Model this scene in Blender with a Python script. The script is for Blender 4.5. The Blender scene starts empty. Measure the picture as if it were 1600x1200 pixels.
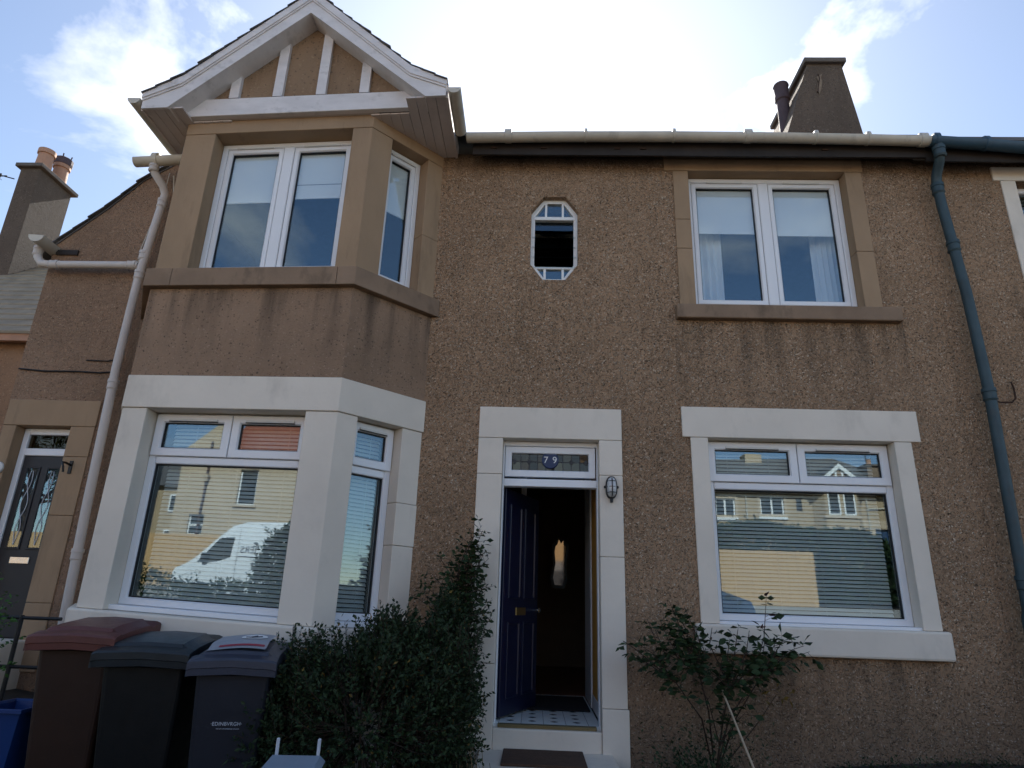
import bpy, bmesh, math, random
import numpy as np
from mathutils import Matrix, Vector
R = math.radians
random.seed(7)
rng = np.random.default_rng(11)
scene = bpy.context.scene
COL = scene.collection

# ------------------------------------------------------------------ camera
cam = bpy.data.cameras.new('camera')
cam.sensor_width = 36.0
cam.lens = 1008.0 / 1600.0 * 36.0
cam.clip_start = 0.05
cam.clip_end = 2000.0
camo = bpy.data.objects.new('camera', cam)
COL.objects.link(camo)
camo.matrix_world = Matrix(((0.999036, -0.020859, 0.038618, 0.0),
                            (0.029943, -0.319388, -0.947151, -5.8),
                            (0.032091, 0.947394, -0.318456, 1.6),
                            (0, 0, 0, 1)))
scene.camera = camo

# ------------------------------------------------------------------ sky, sun, exposure
SUN_EL, SUN_AZ = R(39.6), R(1.0)          # azimuth measured from +Y towards +X
sd = Vector((math.sin(SUN_AZ) * math.cos(SUN_EL), math.cos(SUN_AZ) * math.cos(SUN_EL), math.sin(SUN_EL)))
world = bpy.data.worlds.new('World')
scene.world = world
world.use_nodes = True
wt = world.node_tree
wt.nodes.clear()


def wn(t, **kw):
    n = wt.nodes.new(t)
    for k, v in kw.items():
        setattr(n, k, v)
    return n


def wl(a, b):
    wt.links.new(a, b)


w_out = wn('ShaderNodeOutputWorld')
w_bg = wn('ShaderNodeBackground')
w_bg.inputs['Strength'].default_value = 0.10
w_sky = wn('ShaderNodeTexSky', sky_type='NISHITA', sun_disc=False, sun_elevation=SUN_EL, sun_rotation=SUN_AZ,
           altitude=50.0, air_density=1.0, dust_density=0.0, ozone_density=2.0)
w_tc = wn('ShaderNodeTexCoord')
# thin high cloud, everywhere on the dome
w_map = wn('ShaderNodeMapping')
w_map.inputs['Scale'].default_value = (1.0, 1.0, 1.7)
w_map.inputs['Location'].default_value = (9.7, 2.9, 1.9)
wl(w_tc.outputs['Generated'], w_map.inputs['Vector'])
w_no = wn('ShaderNodeTexNoise')
w_no.inputs['Scale'].default_value = 2.6
w_no.inputs['Detail'].default_value = 7.0
w_no.inputs['Roughness'].default_value = 0.58
w_no.inputs['Distortion'].default_value = 0.35
wl(w_map.outputs['Vector'], w_no.inputs['Vector'])
w_cr = wn('ShaderNodeValToRGB')
w_cr.color_ramp.elements[0].position = 0.56
w_cr.color_ramp.elements[0].color = (0, 0, 0, 1)
w_cr.color_ramp.elements[1].position = 0.72
w_cr.color_ramp.elements[1].color = (0.75, 0.75, 0.75, 1)
wl(w_no.outputs['Fac'], w_cr.inputs['Fac'])
# angle to the sun: thin cloud scatters strongly forward round it
w_dot = wn('ShaderNodeVectorMath', operation='DOT_PRODUCT')
w_nrm = wn('ShaderNodeVectorMath', operation='NORMALIZE')
wl(w_tc.outputs['Generated'], w_nrm.inputs[0])
wl(w_nrm.outputs['Vector'], w_dot.inputs[0])
w_dot.inputs[1].default_value = sd
w_cl = wn('ShaderNodeMath', operation='MAXIMUM')
wl(w_dot.outputs['Value'], w_cl.inputs[0])
w_cl.inputs[1].default_value = 0.0
w_pow = wn('ShaderNodeMath', operation='POWER')
wl(w_cl.outputs[0], w_pow.inputs[0])
w_pow.inputs[1].default_value = 14.0
w_pow2 = wn('ShaderNodeMath', operation='POWER')
wl(w_cl.outputs[0], w_pow2.inputs[0])
w_pow2.inputs[1].default_value = 3.0
w_ca = wn('ShaderNodeMath', operation='MULTIPLY_ADD')   # cloud radiance = base + forward peak
wl(w_pow.outputs[0], w_ca.inputs[0])
w_ca.inputs[1].default_value = 14.0
w_ca.inputs[2].default_value = 5.5
w_ccol = wn('ShaderNodeVectorMath', operation='SCALE')
w_ccol.inputs[0].default_value = (1.0, 1.0, 1.02)
wl(w_ca.outputs[0], w_ccol.inputs['Scale'])
w_mix = wn('ShaderNodeMix', data_type='RGBA')
wl(w_cr.outputs['Color'], w_mix.inputs['Factor'])
w_hz = wn('ShaderNodeMix', data_type='RGBA', blend_type='MULTIPLY')      # forward haze takes the blue out of the sunward sky
w_hf = wn('ShaderNodeMath', operation='POWER')
wl(w_cl.outputs[0], w_hf.inputs[0])
w_hf.inputs[1].default_value = 0.7
wl(w_hf.outputs[0], w_hz.inputs['Factor'])
wl(w_sky.outputs['Color'], w_hz.inputs['A'])
w_hz.inputs['B'].default_value = (0.98, 0.83, 0.74, 1)
wl(w_hz.outputs['Result'], w_mix.inputs['A'])
wl(w_ccol.outputs['Vector'], w_mix.inputs['B'])
# hazy aureole round the sun
w_au = wn('ShaderNodeMath', operation='MULTIPLY')
wl(w_pow.outputs[0], w_au.inputs[0])
w_au.inputs[1].default_value = 3.2
w_au2 = wn('ShaderNodeMath', operation='MULTIPLY_ADD')
wl(w_pow2.outputs[0], w_au2.inputs[0])
w_au2.inputs[1].default_value = 0.35
wl(w_au.outputs[0], w_au2.inputs[2])
w_ac = wn('ShaderNodeVectorMath', operation='SCALE')
w_ac.inputs[0].default_value = (1.0, 0.95, 0.90)
wl(w_au2.outputs[0], w_ac.inputs['Scale'])
w_add = wn('ShaderNodeVectorMath', operation='ADD')
wl(w_mix.outputs['Result'], w_add.inputs[0])
wl(w_ac.outputs['Vector'], w_add.inputs[1])
wl(w_add.outputs['Vector'], w_bg.inputs['Color'])
wl(w_bg.outputs[0], w_out.inputs['Surface'])

sun = bpy.data.lights.new('sun', 'SUN')
sun.energy = 5.0
sun.angle = R(0.5)
sun.color = (1.0, 0.95, 0.87)
suno = bpy.data.objects.new('sun', sun)
COL.objects.link(suno)
suno.rotation_euler = (-sd).to_track_quat('-Z', 'Y').to_euler()
suno.location = (2, 20, 30)

scene.view_settings.view_transform = 'Standard'
scene.view_settings.look = 'None'
scene.view_settings.gamma = 1.0
scene.view_settings.exposure = 1.32
scene.view_settings.use_curve_mapping = False
scene.cycles.max_bounces = 10
scene.cycles.transparent_max_bounces = 24
scene.cycles.use_denoising = True
scene.cycles.caustics_reflective = False
scene.cycles.caustics_refractive = False


# ------------------------------------------------------------------ materials
class Mat:
    def __init__(self, name):
        self.m = bpy.data.materials.new(name)
        self.m.use_nodes = True
        self.t = self.m.node_tree
        self.b = self.t.nodes['Principled BSDF']
        self.out = self.t.nodes['Material Output']
        self.tc = self.t.nodes.new('ShaderNodeTexCoord')

    def n(self, t, inp=None, **kw):
        n = self.t.nodes.new(t)
        for k, v in kw.items():
            setattr(n, k, v)
        for k, v in (inp or {}).items():
            self.set(n.inputs[k], v)
        return n

    def set(self, sock, v):
        if isinstance(v, bpy.types.NodeSocket):
            self.t.links.new(v, sock)
        else:
            sock.default_value = v

    def noise(self, scale, detail=4, rough=0.55, stretch=(1, 1, 1), vec=None, dist=0.0):
        mp = self.n('ShaderNodeMapping', {'Vector': vec or self.tc.outputs['Object'], 'Scale': stretch})
        return self.n('ShaderNodeTexNoise', {'Vector': mp.outputs[0], 'Scale': scale, 'Detail': detail,
                                             'Roughness': rough, 'Distortion': dist}).outputs['Fac']

    def ramp(self, fac, p0, p1, c0=(0, 0, 0, 1), c1=(1, 1, 1, 1)):
        r = self.n('ShaderNodeValToRGB', {'Fac': fac})
        r.color_ramp.elements[0].position = p0
        r.color_ramp.elements[1].position = p1
        r.color_ramp.elements[0].color = c0 if len(c0) == 4 else (*c0, 1)
        r.color_ramp.elements[1].color = c1 if len(c1) == 4 else (*c1, 1)
        return r.outputs['Color']

    def mix(self, fac, a, b, blend='MIX'):
        m = self.n('ShaderNodeMix', {'Factor': fac}, data_type='RGBA', blend_type=blend)
        self.set(m.inputs[6], a if not isinstance(a, tuple) or len(a) == 4 else (*a, 1))
        self.set(m.inputs[7], b if not isinstance(b, tuple) or len(b) == 4 else (*b, 1))
        return m.outputs[2]

    def math(self, op, a, b=0.0, c=None):
        m = self.n('ShaderNodeMath', operation=op)
        self.set(m.inputs[0], a)
        self.set(m.inputs[1], b)
        if c is not None:
            self.set(m.inputs[2], c)
        return m.outputs[0]

    def bump(self, h, strength=0.4, dist=0.01, normal=None):
        b = self.n('ShaderNodeBump', {'Height': h, 'Strength': strength, 'Distance': dist})
        if normal is not None:
            self.set(b.inputs['Normal'], normal)
        return b.outputs[0]

    def base(self, col, rough=0.8, normal=None, metal=0.0, spec=0.4):
        self.set(self.b.inputs['Base Color'], col if not isinstance(col, tuple) or len(col) == 4 else (*col, 1))
        self.set(self.b.inputs['Roughness'], rough)
        self.b.inputs['Metallic'].default_value = metal
        self.b.inputs['Specular IOR Level'].default_value = spec
        if normal is not None:
            self.set(self.b.inputs['Normal'], normal)
        return self.m


def harling(name, base, light, dark, scale=46.0, amount=1.0, bump=1.0, stain=0.35, streak=False, foot=False):
    """Dry-dash render: lumpy base coat with chips stuck in it."""
    m = Mat(name)
    wob = m.n('ShaderNodeTexNoise', {'Vector': m.tc.outputs['Object'], 'Scale': 24.0, 'Detail': 2.0})
    vm = m.n('ShaderNodeVectorMath', operation='MULTIPLY_ADD')
    m.set(vm.inputs[0], wob.outputs['Color'])
    vm.inputs[1].default_value = (0.05, 0.05, 0.05)
    m.set(vm.inputs[2], m.tc.outputs['Object'])
    v = m.n('ShaderNodeTexVoronoi', {'Vector': vm.outputs[0], 'Scale': scale, 'Randomness': 1.0})
    sep = m.n('ShaderNodeSeparateColor', {'Color': v.outputs['Color']})
    near = m.ramp(v.outputs['Distance'], 0.25, 0.62, (1, 1, 1), (0, 0, 0))
    patch = m.ramp(m.noise(2.3, 4, 0.6), 0.3, 0.7, (0.45, 0.45, 0.45), (1, 1, 1))
    lit = m.math('MULTIPLY', m.math('MULTIPLY', m.math('GREATER_THAN', sep.outputs[0], 1 - 0.26 * amount), near), patch)
    drk = m.math('MULTIPLY', m.math('MULTIPLY', m.math('LESS_THAN', sep.outputs[0], 0.22 * amount), near), patch)
    big = m.noise(0.9, 5, 0.62)
    mid = m.noise(7.0, 4, 0.6)
    b2 = tuple(c * 0.66 for c in base)
    col = m.mix(m.ramp(big, 0.35, 0.68), base, b2)
    col = m.mix(m.math('MULTIPLY', mid, 0.45), col, tuple(c * f for c, f in zip(base, (1.25, 1.2, 1.12))))
    fine = m.noise(150.0, 2, 0.6)
    col = m.mix(m.math('MULTIPLY', fine, 0.35), col, tuple(c * 0.55 for c in base))
    col = m.mix(lit, col, light)
    col = m.mix(drk, col, dark)
    st = m.ramp(m.noise(1.6, 6, 0.6, (2.6, 2.6, 0.32)), 0.52, 0.78)
    col = m.mix(m.math('MULTIPLY', st, stain), col, tuple(c * 0.35 for c in base))
    if foot:     # rain-washed dirt under the two right-hand sills
        sz = m.n('ShaderNodeSeparateXYZ', {'Vector': m.tc.outputs['Object']})
        runs = m.ramp(m.noise(4.2, 5, 0.65, (1.5, 1.5, 0.13)), 0.44, 0.66)
        inx = m.math('MULTIPLY', m.math('GREATER_THAN', sz.outputs['X'], 1.32), m.math('LESS_THAN', sz.outputs['X'], 3.5))
        for lo, hi in ((3.30, 4.26), (0.45, 1.26)):
            fall = m.n('ShaderNodeMapRange', {'Value': sz.outputs['Z'], 'From Min': lo, 'From Max': hi})
            on = m.math('MULTIPLY', m.math('MULTIPLY', fall.outputs[0], m.math('LESS_THAN', sz.outputs['Z'], hi)), inx)
            col = m.mix(m.math('MULTIPLY', m.math('MULTIPLY', on, runs), 0.62), col, (0.05, 0.038, 0.028))
        soot = m.n('ShaderNodeMapRange', {'Value': m.math('ADD', sz.outputs['Z'], m.math('MULTIPLY', m.noise(2.6, 5, 0.6, (1, 1, 0.4)), 0.5)), 'From Min': 6.12, 'From Max': 6.42})
        col = m.mix(m.math('MULTIPLY', soot.outputs[0], 0.75), col, (0.035, 0.026, 0.020))
    if foot:     # painted shade and splash grime with a ragged upper edge along the wall foot
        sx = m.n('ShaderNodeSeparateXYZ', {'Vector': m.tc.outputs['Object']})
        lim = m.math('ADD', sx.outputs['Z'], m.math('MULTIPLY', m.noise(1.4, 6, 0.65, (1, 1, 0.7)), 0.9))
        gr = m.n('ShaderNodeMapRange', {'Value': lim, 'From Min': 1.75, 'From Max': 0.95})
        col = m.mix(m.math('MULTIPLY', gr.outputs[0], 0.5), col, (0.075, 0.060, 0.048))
    if streak:   # soot washed down from the sill above the panel
        sx = m.n('ShaderNodeSeparateXYZ', {'Vector': m.tc.outputs['Object']})
        fall = m.n('ShaderNodeMapRange', {'Value': sx.outputs['Z'], 'From Min': 3.45, 'From Max': 4.2})
        run = m.ramp(m.noise(3.2, 5, 0.65, (1.6, 1.6, 0.16)), 0.47, 0.66)
        s2 = m.math('MULTIPLY', m.math('MULTIPLY', run, fall.outputs[0]), 0.7)
        col = m.mix(s2, col, (0.035, 0.028, 0.022))
    h = m.math('ADD', m.math('MULTIPLY', near, m.math('ADD', 0.25, m.math('GREATER_THAN', sep.outputs[1], 0.45))),
               m.math('MULTIPLY', fine, 0.5))
    nb = m.bump(h, 0.85 * bump, 0.013)
    nb = m.bump(mid, 0.35 * bump, 0.03, nb)
    return m.base(col, 0.93, nb, spec=0.25)


def plain(name, col, rough=0.6, var=0.15, vscale=3.0, bump=0.0, bscale=40.0, dirt=0.0, spec=0.4, metal=0.0, stretch=(1, 1, 1), scuff=0.0):
    m = Mat(name)
    n1 = m.noise(vscale, 5, 0.6, stretch)
    c = m.mix(m.ramp(n1, 0.3, 0.72), col, tuple(max(0.0, x * (1 - var)) for x in col))
    if dirt:
        d = m.ramp(m.noise(vscale * 1.7, 6, 0.68, (stretch[0], stretch[1], stretch[2] * 0.5)), 0.55, 0.8)
        c = m.mix(m.math('MULTIPLY', d, dirt), c, (0.05, 0.04, 0.03))
    if scuff:    # dry scratches and dusty fading on plastic
        sc = m.ramp(m.noise(14.0, 6, 0.75, (1, 1, 5), dist=1.5), 0.60, 0.72)
        fd = m.ramp(m.noise(2.2, 5, 0.7), 0.45, 0.75)
        c = m.mix(m.math('MULTIPLY', sc, scuff), c, tuple(x * 2.2 + 0.035 for x in col))
        c = m.mix(m.math('MULTIPLY', fd, scuff * 0.7), c, tuple(x * 1.4 + 0.012 for x in col))
    nb = m.bump(m.noise(bscale, 4, 0.6), bump, 0.006) if bump else None
    return m.base(c, m.ramp(m.noise(vscale * 5, 3), 0.2, 0.8, (rough * 0.85,) * 3, (min(1, rough * 1.12),) * 3), nb, metal, spec)


def glass_mat(name, tint=(0.93, 0.96, 0.97), refl=2.3, wob=0.012, gloss=(0.74, 0.91, 1.0)):
    m = Mat(name)
    t = m.t
    t.nodes.remove(m.b)
    ge = m.n('ShaderNodeNewGeometry')           # Schlick, the same on both faces of a pane
    dp = m.n('ShaderNodeVectorMath', {0: ge.outputs['Incoming'], 1: ge.outputs['Normal']}, operation='DOT_PRODUCT')
    om = m.math('SUBTRACT', 1.0, m.math('ABSOLUTE', dp.outputs['Value']))
    fr = m.math('MULTIPLY_ADD', m.math('POWER', om, 5.0), 0.96, 0.04)
    nb = m.bump(m.noise(1.9, 2, 0.5), wob, 0.02)
    k = m.n('ShaderNodeMath', {0: fr, 1: refl}, operation='MULTIPLY', use_clamp=True)
    tr = m.n('ShaderNodeBsdfTransparent', {'Color': (*tint, 1)})
    gl = m.n('ShaderNodeBsdfGlossy', {'Color': (*gloss, 1), 'Roughness': 0.0, 'Normal': nb})
    mx = m.n('ShaderNodeMixShader', {0: k.outputs[0], 1: tr.outputs[0], 2: gl.outputs[0]})
    t.links.new(mx.outputs[0], m.out.inputs['Surface'])
    return m.m


def leaf_mat(name, c0, c1, rough=0.62):
    m = Mat(name)
    oi = m.n('ShaderNodeObjectInfo')
    geo = m.n('ShaderNodeNewGeometry')
    rnd = m.math('FRACT', m.math('ADD', geo.outputs['Random Per Island'], oi.outputs['Random']))
    c = m.mix(rnd, c0, c1)
    m.base(c, rough, spec=0.2)
    m.b.inputs['Subsurface Weight'].default_value = 0.0
    return m.m


def wood_mat(name, c0, c1, scale=6.0, stretch=(8, 8, 0.6), rough=0.6):
    m = Mat(name)
    g = m.noise(scale, 6, 0.65, stretch, dist=0.6)
    return m.base(m.mix(m.ramp(g, 0.3, 0.75), c0, c1), rough, m.bump(g, 0.25, 0.004))


MT = {}
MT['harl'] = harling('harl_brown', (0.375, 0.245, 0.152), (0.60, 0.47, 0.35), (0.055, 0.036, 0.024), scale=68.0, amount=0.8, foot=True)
MT['harl_wing'] = harling('harl_wing', (0.31, 0.20, 0.132), (0.42, 0.30, 0.20), (0.09, 0.06, 0.04), scale=72.0, amount=0.5, bump=0.8)
MT['harl_bay'] = harling('harl_bay', (0.35, 0.232, 0.155), (0.39, 0.27, 0.19), (0.055, 0.04, 0.03), scale=70.0, amount=0.38, bump=0.6, stain=0.25, streak=True)
MT['harl_grey'] = harling('harl_grey', (0.15, 0.108, 0.080), (0.20, 0.155, 0.12), (0.05, 0.04, 0.03), amount=0.45, bump=0.7)
MT['harl_neighbour'] = harling('harl_neighbour', (0.34, 0.20, 0.12), (0.42, 0.27, 0.17), (0.15, 0.09, 0.06), amount=0.4, bump=0.4)
MT['infill'] = harling('infill_render', (0.30, 0.20, 0.125), (0.34, 0.24, 0.15), (0.10, 0.07, 0.05), amount=0.4, bump=0.5, stain=0.7)
MT['stone'] = plain('painted_stone_brown', (0.36, 0.245, 0.150), 0.8, 0.22, 1.6, 0.25, 30, dirt=0.45, spec=0.25, stretch=(1.4, 1.4, 0.6))
MT['stone_sill'] = plain('sill_stone_brown', (0.29, 0.20, 0.135), 0.85, 0.3, 2.4, 0.35, 40, dirt=0.75, spec=0.2)
MT['white_stone'] = plain('masonry_paint_cream', (0.78, 0.695, 0.585), 0.72, 0.15, 1.2, 0.25, 26, dirt=0.26, spec=0.3)
MT['white_wood'] = plain('weathered_white_wood', (0.72, 0.68, 0.665), 0.55, 0.18, 3.5, 0.3, 18, dirt=0.42, stretch=(1, 1, 2.5))
MT['soffit'] = plain('soffit_paint', (0.60, 0.53, 0.50), 0.6, 0.18, 1.8, 0.15, 20, dirt=0.3, stretch=(1, 1, 1))
MT['pvc'] = plain('white_pvc', (0.78, 0.785, 0.80), 0.32, 0.05, 2.0, dirt=0.04, spec=0.5)
MT['vent'] = plain('vent_plastic', (0.70, 0.69, 0.66), 0.4, 0.1)
MT['seal'] = plain('rubber_seal', (0.018, 0.018, 0.02), 0.6, 0.2)
MT['gutter'] = plain('cream_gutter', (0.60, 0.55, 0.46), 0.5, 0.22, 3.5, 0.1, dirt=0.5)
MT['pipe'] = plain('cream_pipe', (0.58, 0.53, 0.49), 0.5, 0.15, 2.5, 0.1, dirt=0.25, stretch=(1, 1, 0.5))
MT['blue_pipe'] = plain('blue_pipe', (0.040, 0.072, 0.085), 0.55, 0.35, 5.0, 0.3, dirt=0.65)
MT['blue_gutter'] = plain('blue_gutter', (0.040, 0.085, 0.125), 0.45, 0.3, 3.0, 0.15, dirt=0.3)
MT['fascia'] = plain('fascia_dark', (0.030, 0.021, 0.016), 0.7, 0.5, 3.0, 0.2)
MT['slate'] = plain('slate', (0.12, 0.115, 0.115), 0.6, 0.4, 3.5, 0.35, 14, dirt=0.2)
MT['slate_light'] = plain('slate_light', (0.33, 0.25, 0.16), 0.75, 0.4, 3.5, 0.35, 14, dirt=0.3)
MT['red_tile'] = plain('red_tile', (0.30, 0.085, 0.045), 0.8, 0.35, 5, 0.4, 20)
MT['terracotta'] = plain('terracotta', (0.50, 0.27, 0.17), 0.8, 0.25, 4, 0.2, dirt=0.3)
MT['dark_pot'] = plain('sooty_pot', (0.10, 0.065, 0.07), 0.8, 0.4, 4, 0.2)
MT['cement'] = plain('cement', (0.16, 0.13, 0.11), 0.9, 0.35, 4, 0.5, 30, dirt=0.4)
MT['brick_raw'] = plain('bare_brick', (0.28, 0.20, 0.14), 0.9, 0.35, 9, 0.6, 40)
MT['glass'] = glass_mat('window_glass')
MT['leaded'] = glass_mat('leaded_glass', (0.60, 0.55, 0.46), 1.3, 0.25, (0.78, 0.66, 0.55))
MT['lead'] = plain('lead_came', (0.035, 0.035, 0.038), 0.5, 0.2)
MT['blind'] = plain('roller_fabric', (0.88, 0.88, 0.86), 0.9, 0.05, 3)
MT['venetian'] = plain('venetian_slat', (0.52, 0.54, 0.50), 0.5, 0.08, 3)
MT['net'] = plain('net_curtain', (0.72, 0.73, 0.74), 0.95, 0.1, 4)
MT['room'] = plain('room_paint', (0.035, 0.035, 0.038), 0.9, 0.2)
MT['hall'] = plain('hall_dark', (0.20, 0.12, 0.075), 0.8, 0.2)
MT['ochre'] = plain('ochre_paint', (0.62, 0.31, 0.055), 0.7, 0.1)
MT['grey_gloss'] = plain('pale_gloss', (0.62, 0.65, 0.67), 0.4, 0.1)
MT['blue_door'] = plain('blue_gloss', (0.003, 0.006, 0.034), 0.35, 0.2, spec=0.5)
MT['roundel'] = plain('roundel_blue', (0.004, 0.020, 0.095), 0.35, 0.2)
MT['white_paint'] = plain('white_paint', (0.80, 0.80, 0.78), 0.5, 0.05)
MT['black_door'] = plain('black_composite', (0.014, 0.017, 0.024), 0.45, 0.3)
MT['chrome'] = plain('chrome', (0.62, 0.62, 0.63), 0.25, 0.1, metal=1.0)
MT['brass'] = plain('brass', (0.5, 0.36, 0.14), 0.35, 0.1, metal=1.0)
MT['iron'] = plain('black_iron', (0.012, 0.012, 0.013), 0.5, 0.3, 9, 0.3)
MT['rust'] = plain('rust', (0.06, 0.03, 0.018), 0.9, 0.5, 20, 0.3)
MT['lamp_glass'] = plain('lamp_glass', (0.55, 0.55, 0.55), 0.12, 0.1, spec=0.7)
MT['bin_brown'] = plain('bin_brown', (0.034, 0.015, 0.009), 0.5, 0.25, 3, 0.1, 60, scuff=0.35)
MT['lid_brown'] = plain('lid_brown', (0.13, 0.042, 0.034), 0.45, 0.3, 3, 0.1, 60, scuff=0.55)
MT['bin_black'] = plain('bin_black', (0.004, 0.0045, 0.005), 0.5, 0.3, 3, 0.1, 60, scuff=0.35)
MT['lid_black'] = plain('lid_black', (0.018, 0.023, 0.027), 0.36, 0.3, 3, 0.1, 60, scuff=0.55)
MT['bin_grey'] = plain('bin_grey', (0.016, 0.018, 0.027), 0.5, 0.25, 3, 0.1, 60, scuff=0.35)
MT['lid_grey'] = plain('lid_grey', (0.045, 0.05, 0.072), 0.4, 0.25, 3, 0.1, 60, scuff=0.55)
MT['sheet'] = plain('grey_sheet', (0.30, 0.31, 0.34), 0.5, 0.15, 5)
MT['red_print'] = plain('red_print', (0.30, 0.03, 0.05), 0.5, 0.1)
MT['letter_white'] = plain('letter_white', (0.55, 0.57, 0.62), 0.5, 0.05)
MT['blue_box'] = plain('blue_box', (0.007, 0.038, 0.16), 0.45, 0.2)
MT['caddy'] = plain('caddy_grey', (0.20, 0.25, 0.31), 0.5, 0.15)
MT['coir'] = plain('coir_mat', (0.085, 0.045, 0.028), 1.0, 0.3, 14, 0.9, 120)
MT['black_mat'] = plain('black_mat', (0.010, 0.010, 0.011), 1.0, 0.3, 14, 0.8, 120)
MT['tile_white'] = plain('floor_tile', (0.74, 0.77, 0.75), 0.35, 0.1)
MT['tile_black'] = plain('tile_dot', (0.02, 0.02, 0.025), 0.35, 0.1)
MT['wood_floor'] = wood_mat('hall_boards', (0.24, 0.095, 0.05), (0.14, 0.05, 0.028), 5, (6, 0.5, 6), 0.4)
MT['metal_strip'] = plain('brass_strip', (0.20, 0.16, 0.08), 0.5, 0.3, metal=0.6)
MT['leaf_dark'] = leaf_mat('shrub_leaf', (0.012, 0.022, 0.009), (0.034, 0.055, 0.022))
MT['leaf_rose'] = leaf_mat('rose_leaf', (0.012, 0.026, 0.010), (0.036, 0.062, 0.022))
MT['leaf_red'] = leaf_mat('red_leaf', (0.060, 0.018, 0.018), (0.095, 0.030, 0.026))
MT['leaf_yellow'] = leaf_mat('yellow_leaf', (0.12, 0.075, 0.02), (0.20, 0.13, 0.03))
MT['leaf_bright'] = leaf_mat('green_leaf', (0.035, 0.09, 0.02), (0.07, 0.15, 0.035))
MT['twig'] = plain('twig', (0.055, 0.034, 0.022), 0.9, 0.4, 14)
MT['straw'] = plain('straw', (0.32, 0.23, 0.13), 0.9, 0.3, 14)
MT['cane'] = plain('cane', (0.48, 0.36, 0.24), 0.7, 0.2, 14)
MT['soil'] = plain('soil_gravel', (0.050, 0.040, 0.030), 1.0, 0.5, 2.5, 1.0, 22)
MT['asphalt'] = plain('asphalt', (0.075, 0.075, 0.077), 0.9, 0.25, 3, 0.4, 90)
MT['paving'] = plain('paving', (0.30, 0.285, 0.27), 0.9, 0.25, 2, 0.3, 40)
MT['fence'] = wood_mat('larch_boards', (0.56, 0.36, 0.17), (0.46, 0.27, 0.12), 4, (7, 7, 0.5))
MT['cream_render'] = plain('cream_render', (0.53, 0.41, 0.285), 0.9, 0.12, 1.2, 0.2, 30)
MT['opp_harl'] = plain('pale_harl', (0.42, 0.31, 0.19), 0.95, 0.15, 1.2, 0.4, 40)
MT['van_white'] = plain('van_white', (0.80, 0.81, 0.82), 0.25, 0.03, spec=0.6)
MT['car_blue'] = plain('car_blue', (0.025, 0.055, 0.12), 0.22, 0.1, spec=0.7)
MT['tyre'] = plain('tyre', (0.015, 0.015, 0.016), 0.9, 0.2)
MT['dark_glass'] = plain('dark_glass', (0.01, 0.012, 0.014), 0.05, 0.1, spec=0.7)
MT['lettering'] = plain('van_lettering', (0.03, 0.03, 0.05), 0.5, 0.1)


# ------------------------------------------------------------------ mesh helpers
def lens_tilt(co):
    """The bay has settled a little: its sills and its gable run slightly out of level."""
    x, y, z = co
    if z <= 2.9:
        a = -0.042 * (2.9 - z) / 1.45
    else:
        a = 0.058 * min(1.0, (z - 2.9) / 3.0)
    return (x, y, z + a * (x + 2.5))


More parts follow.
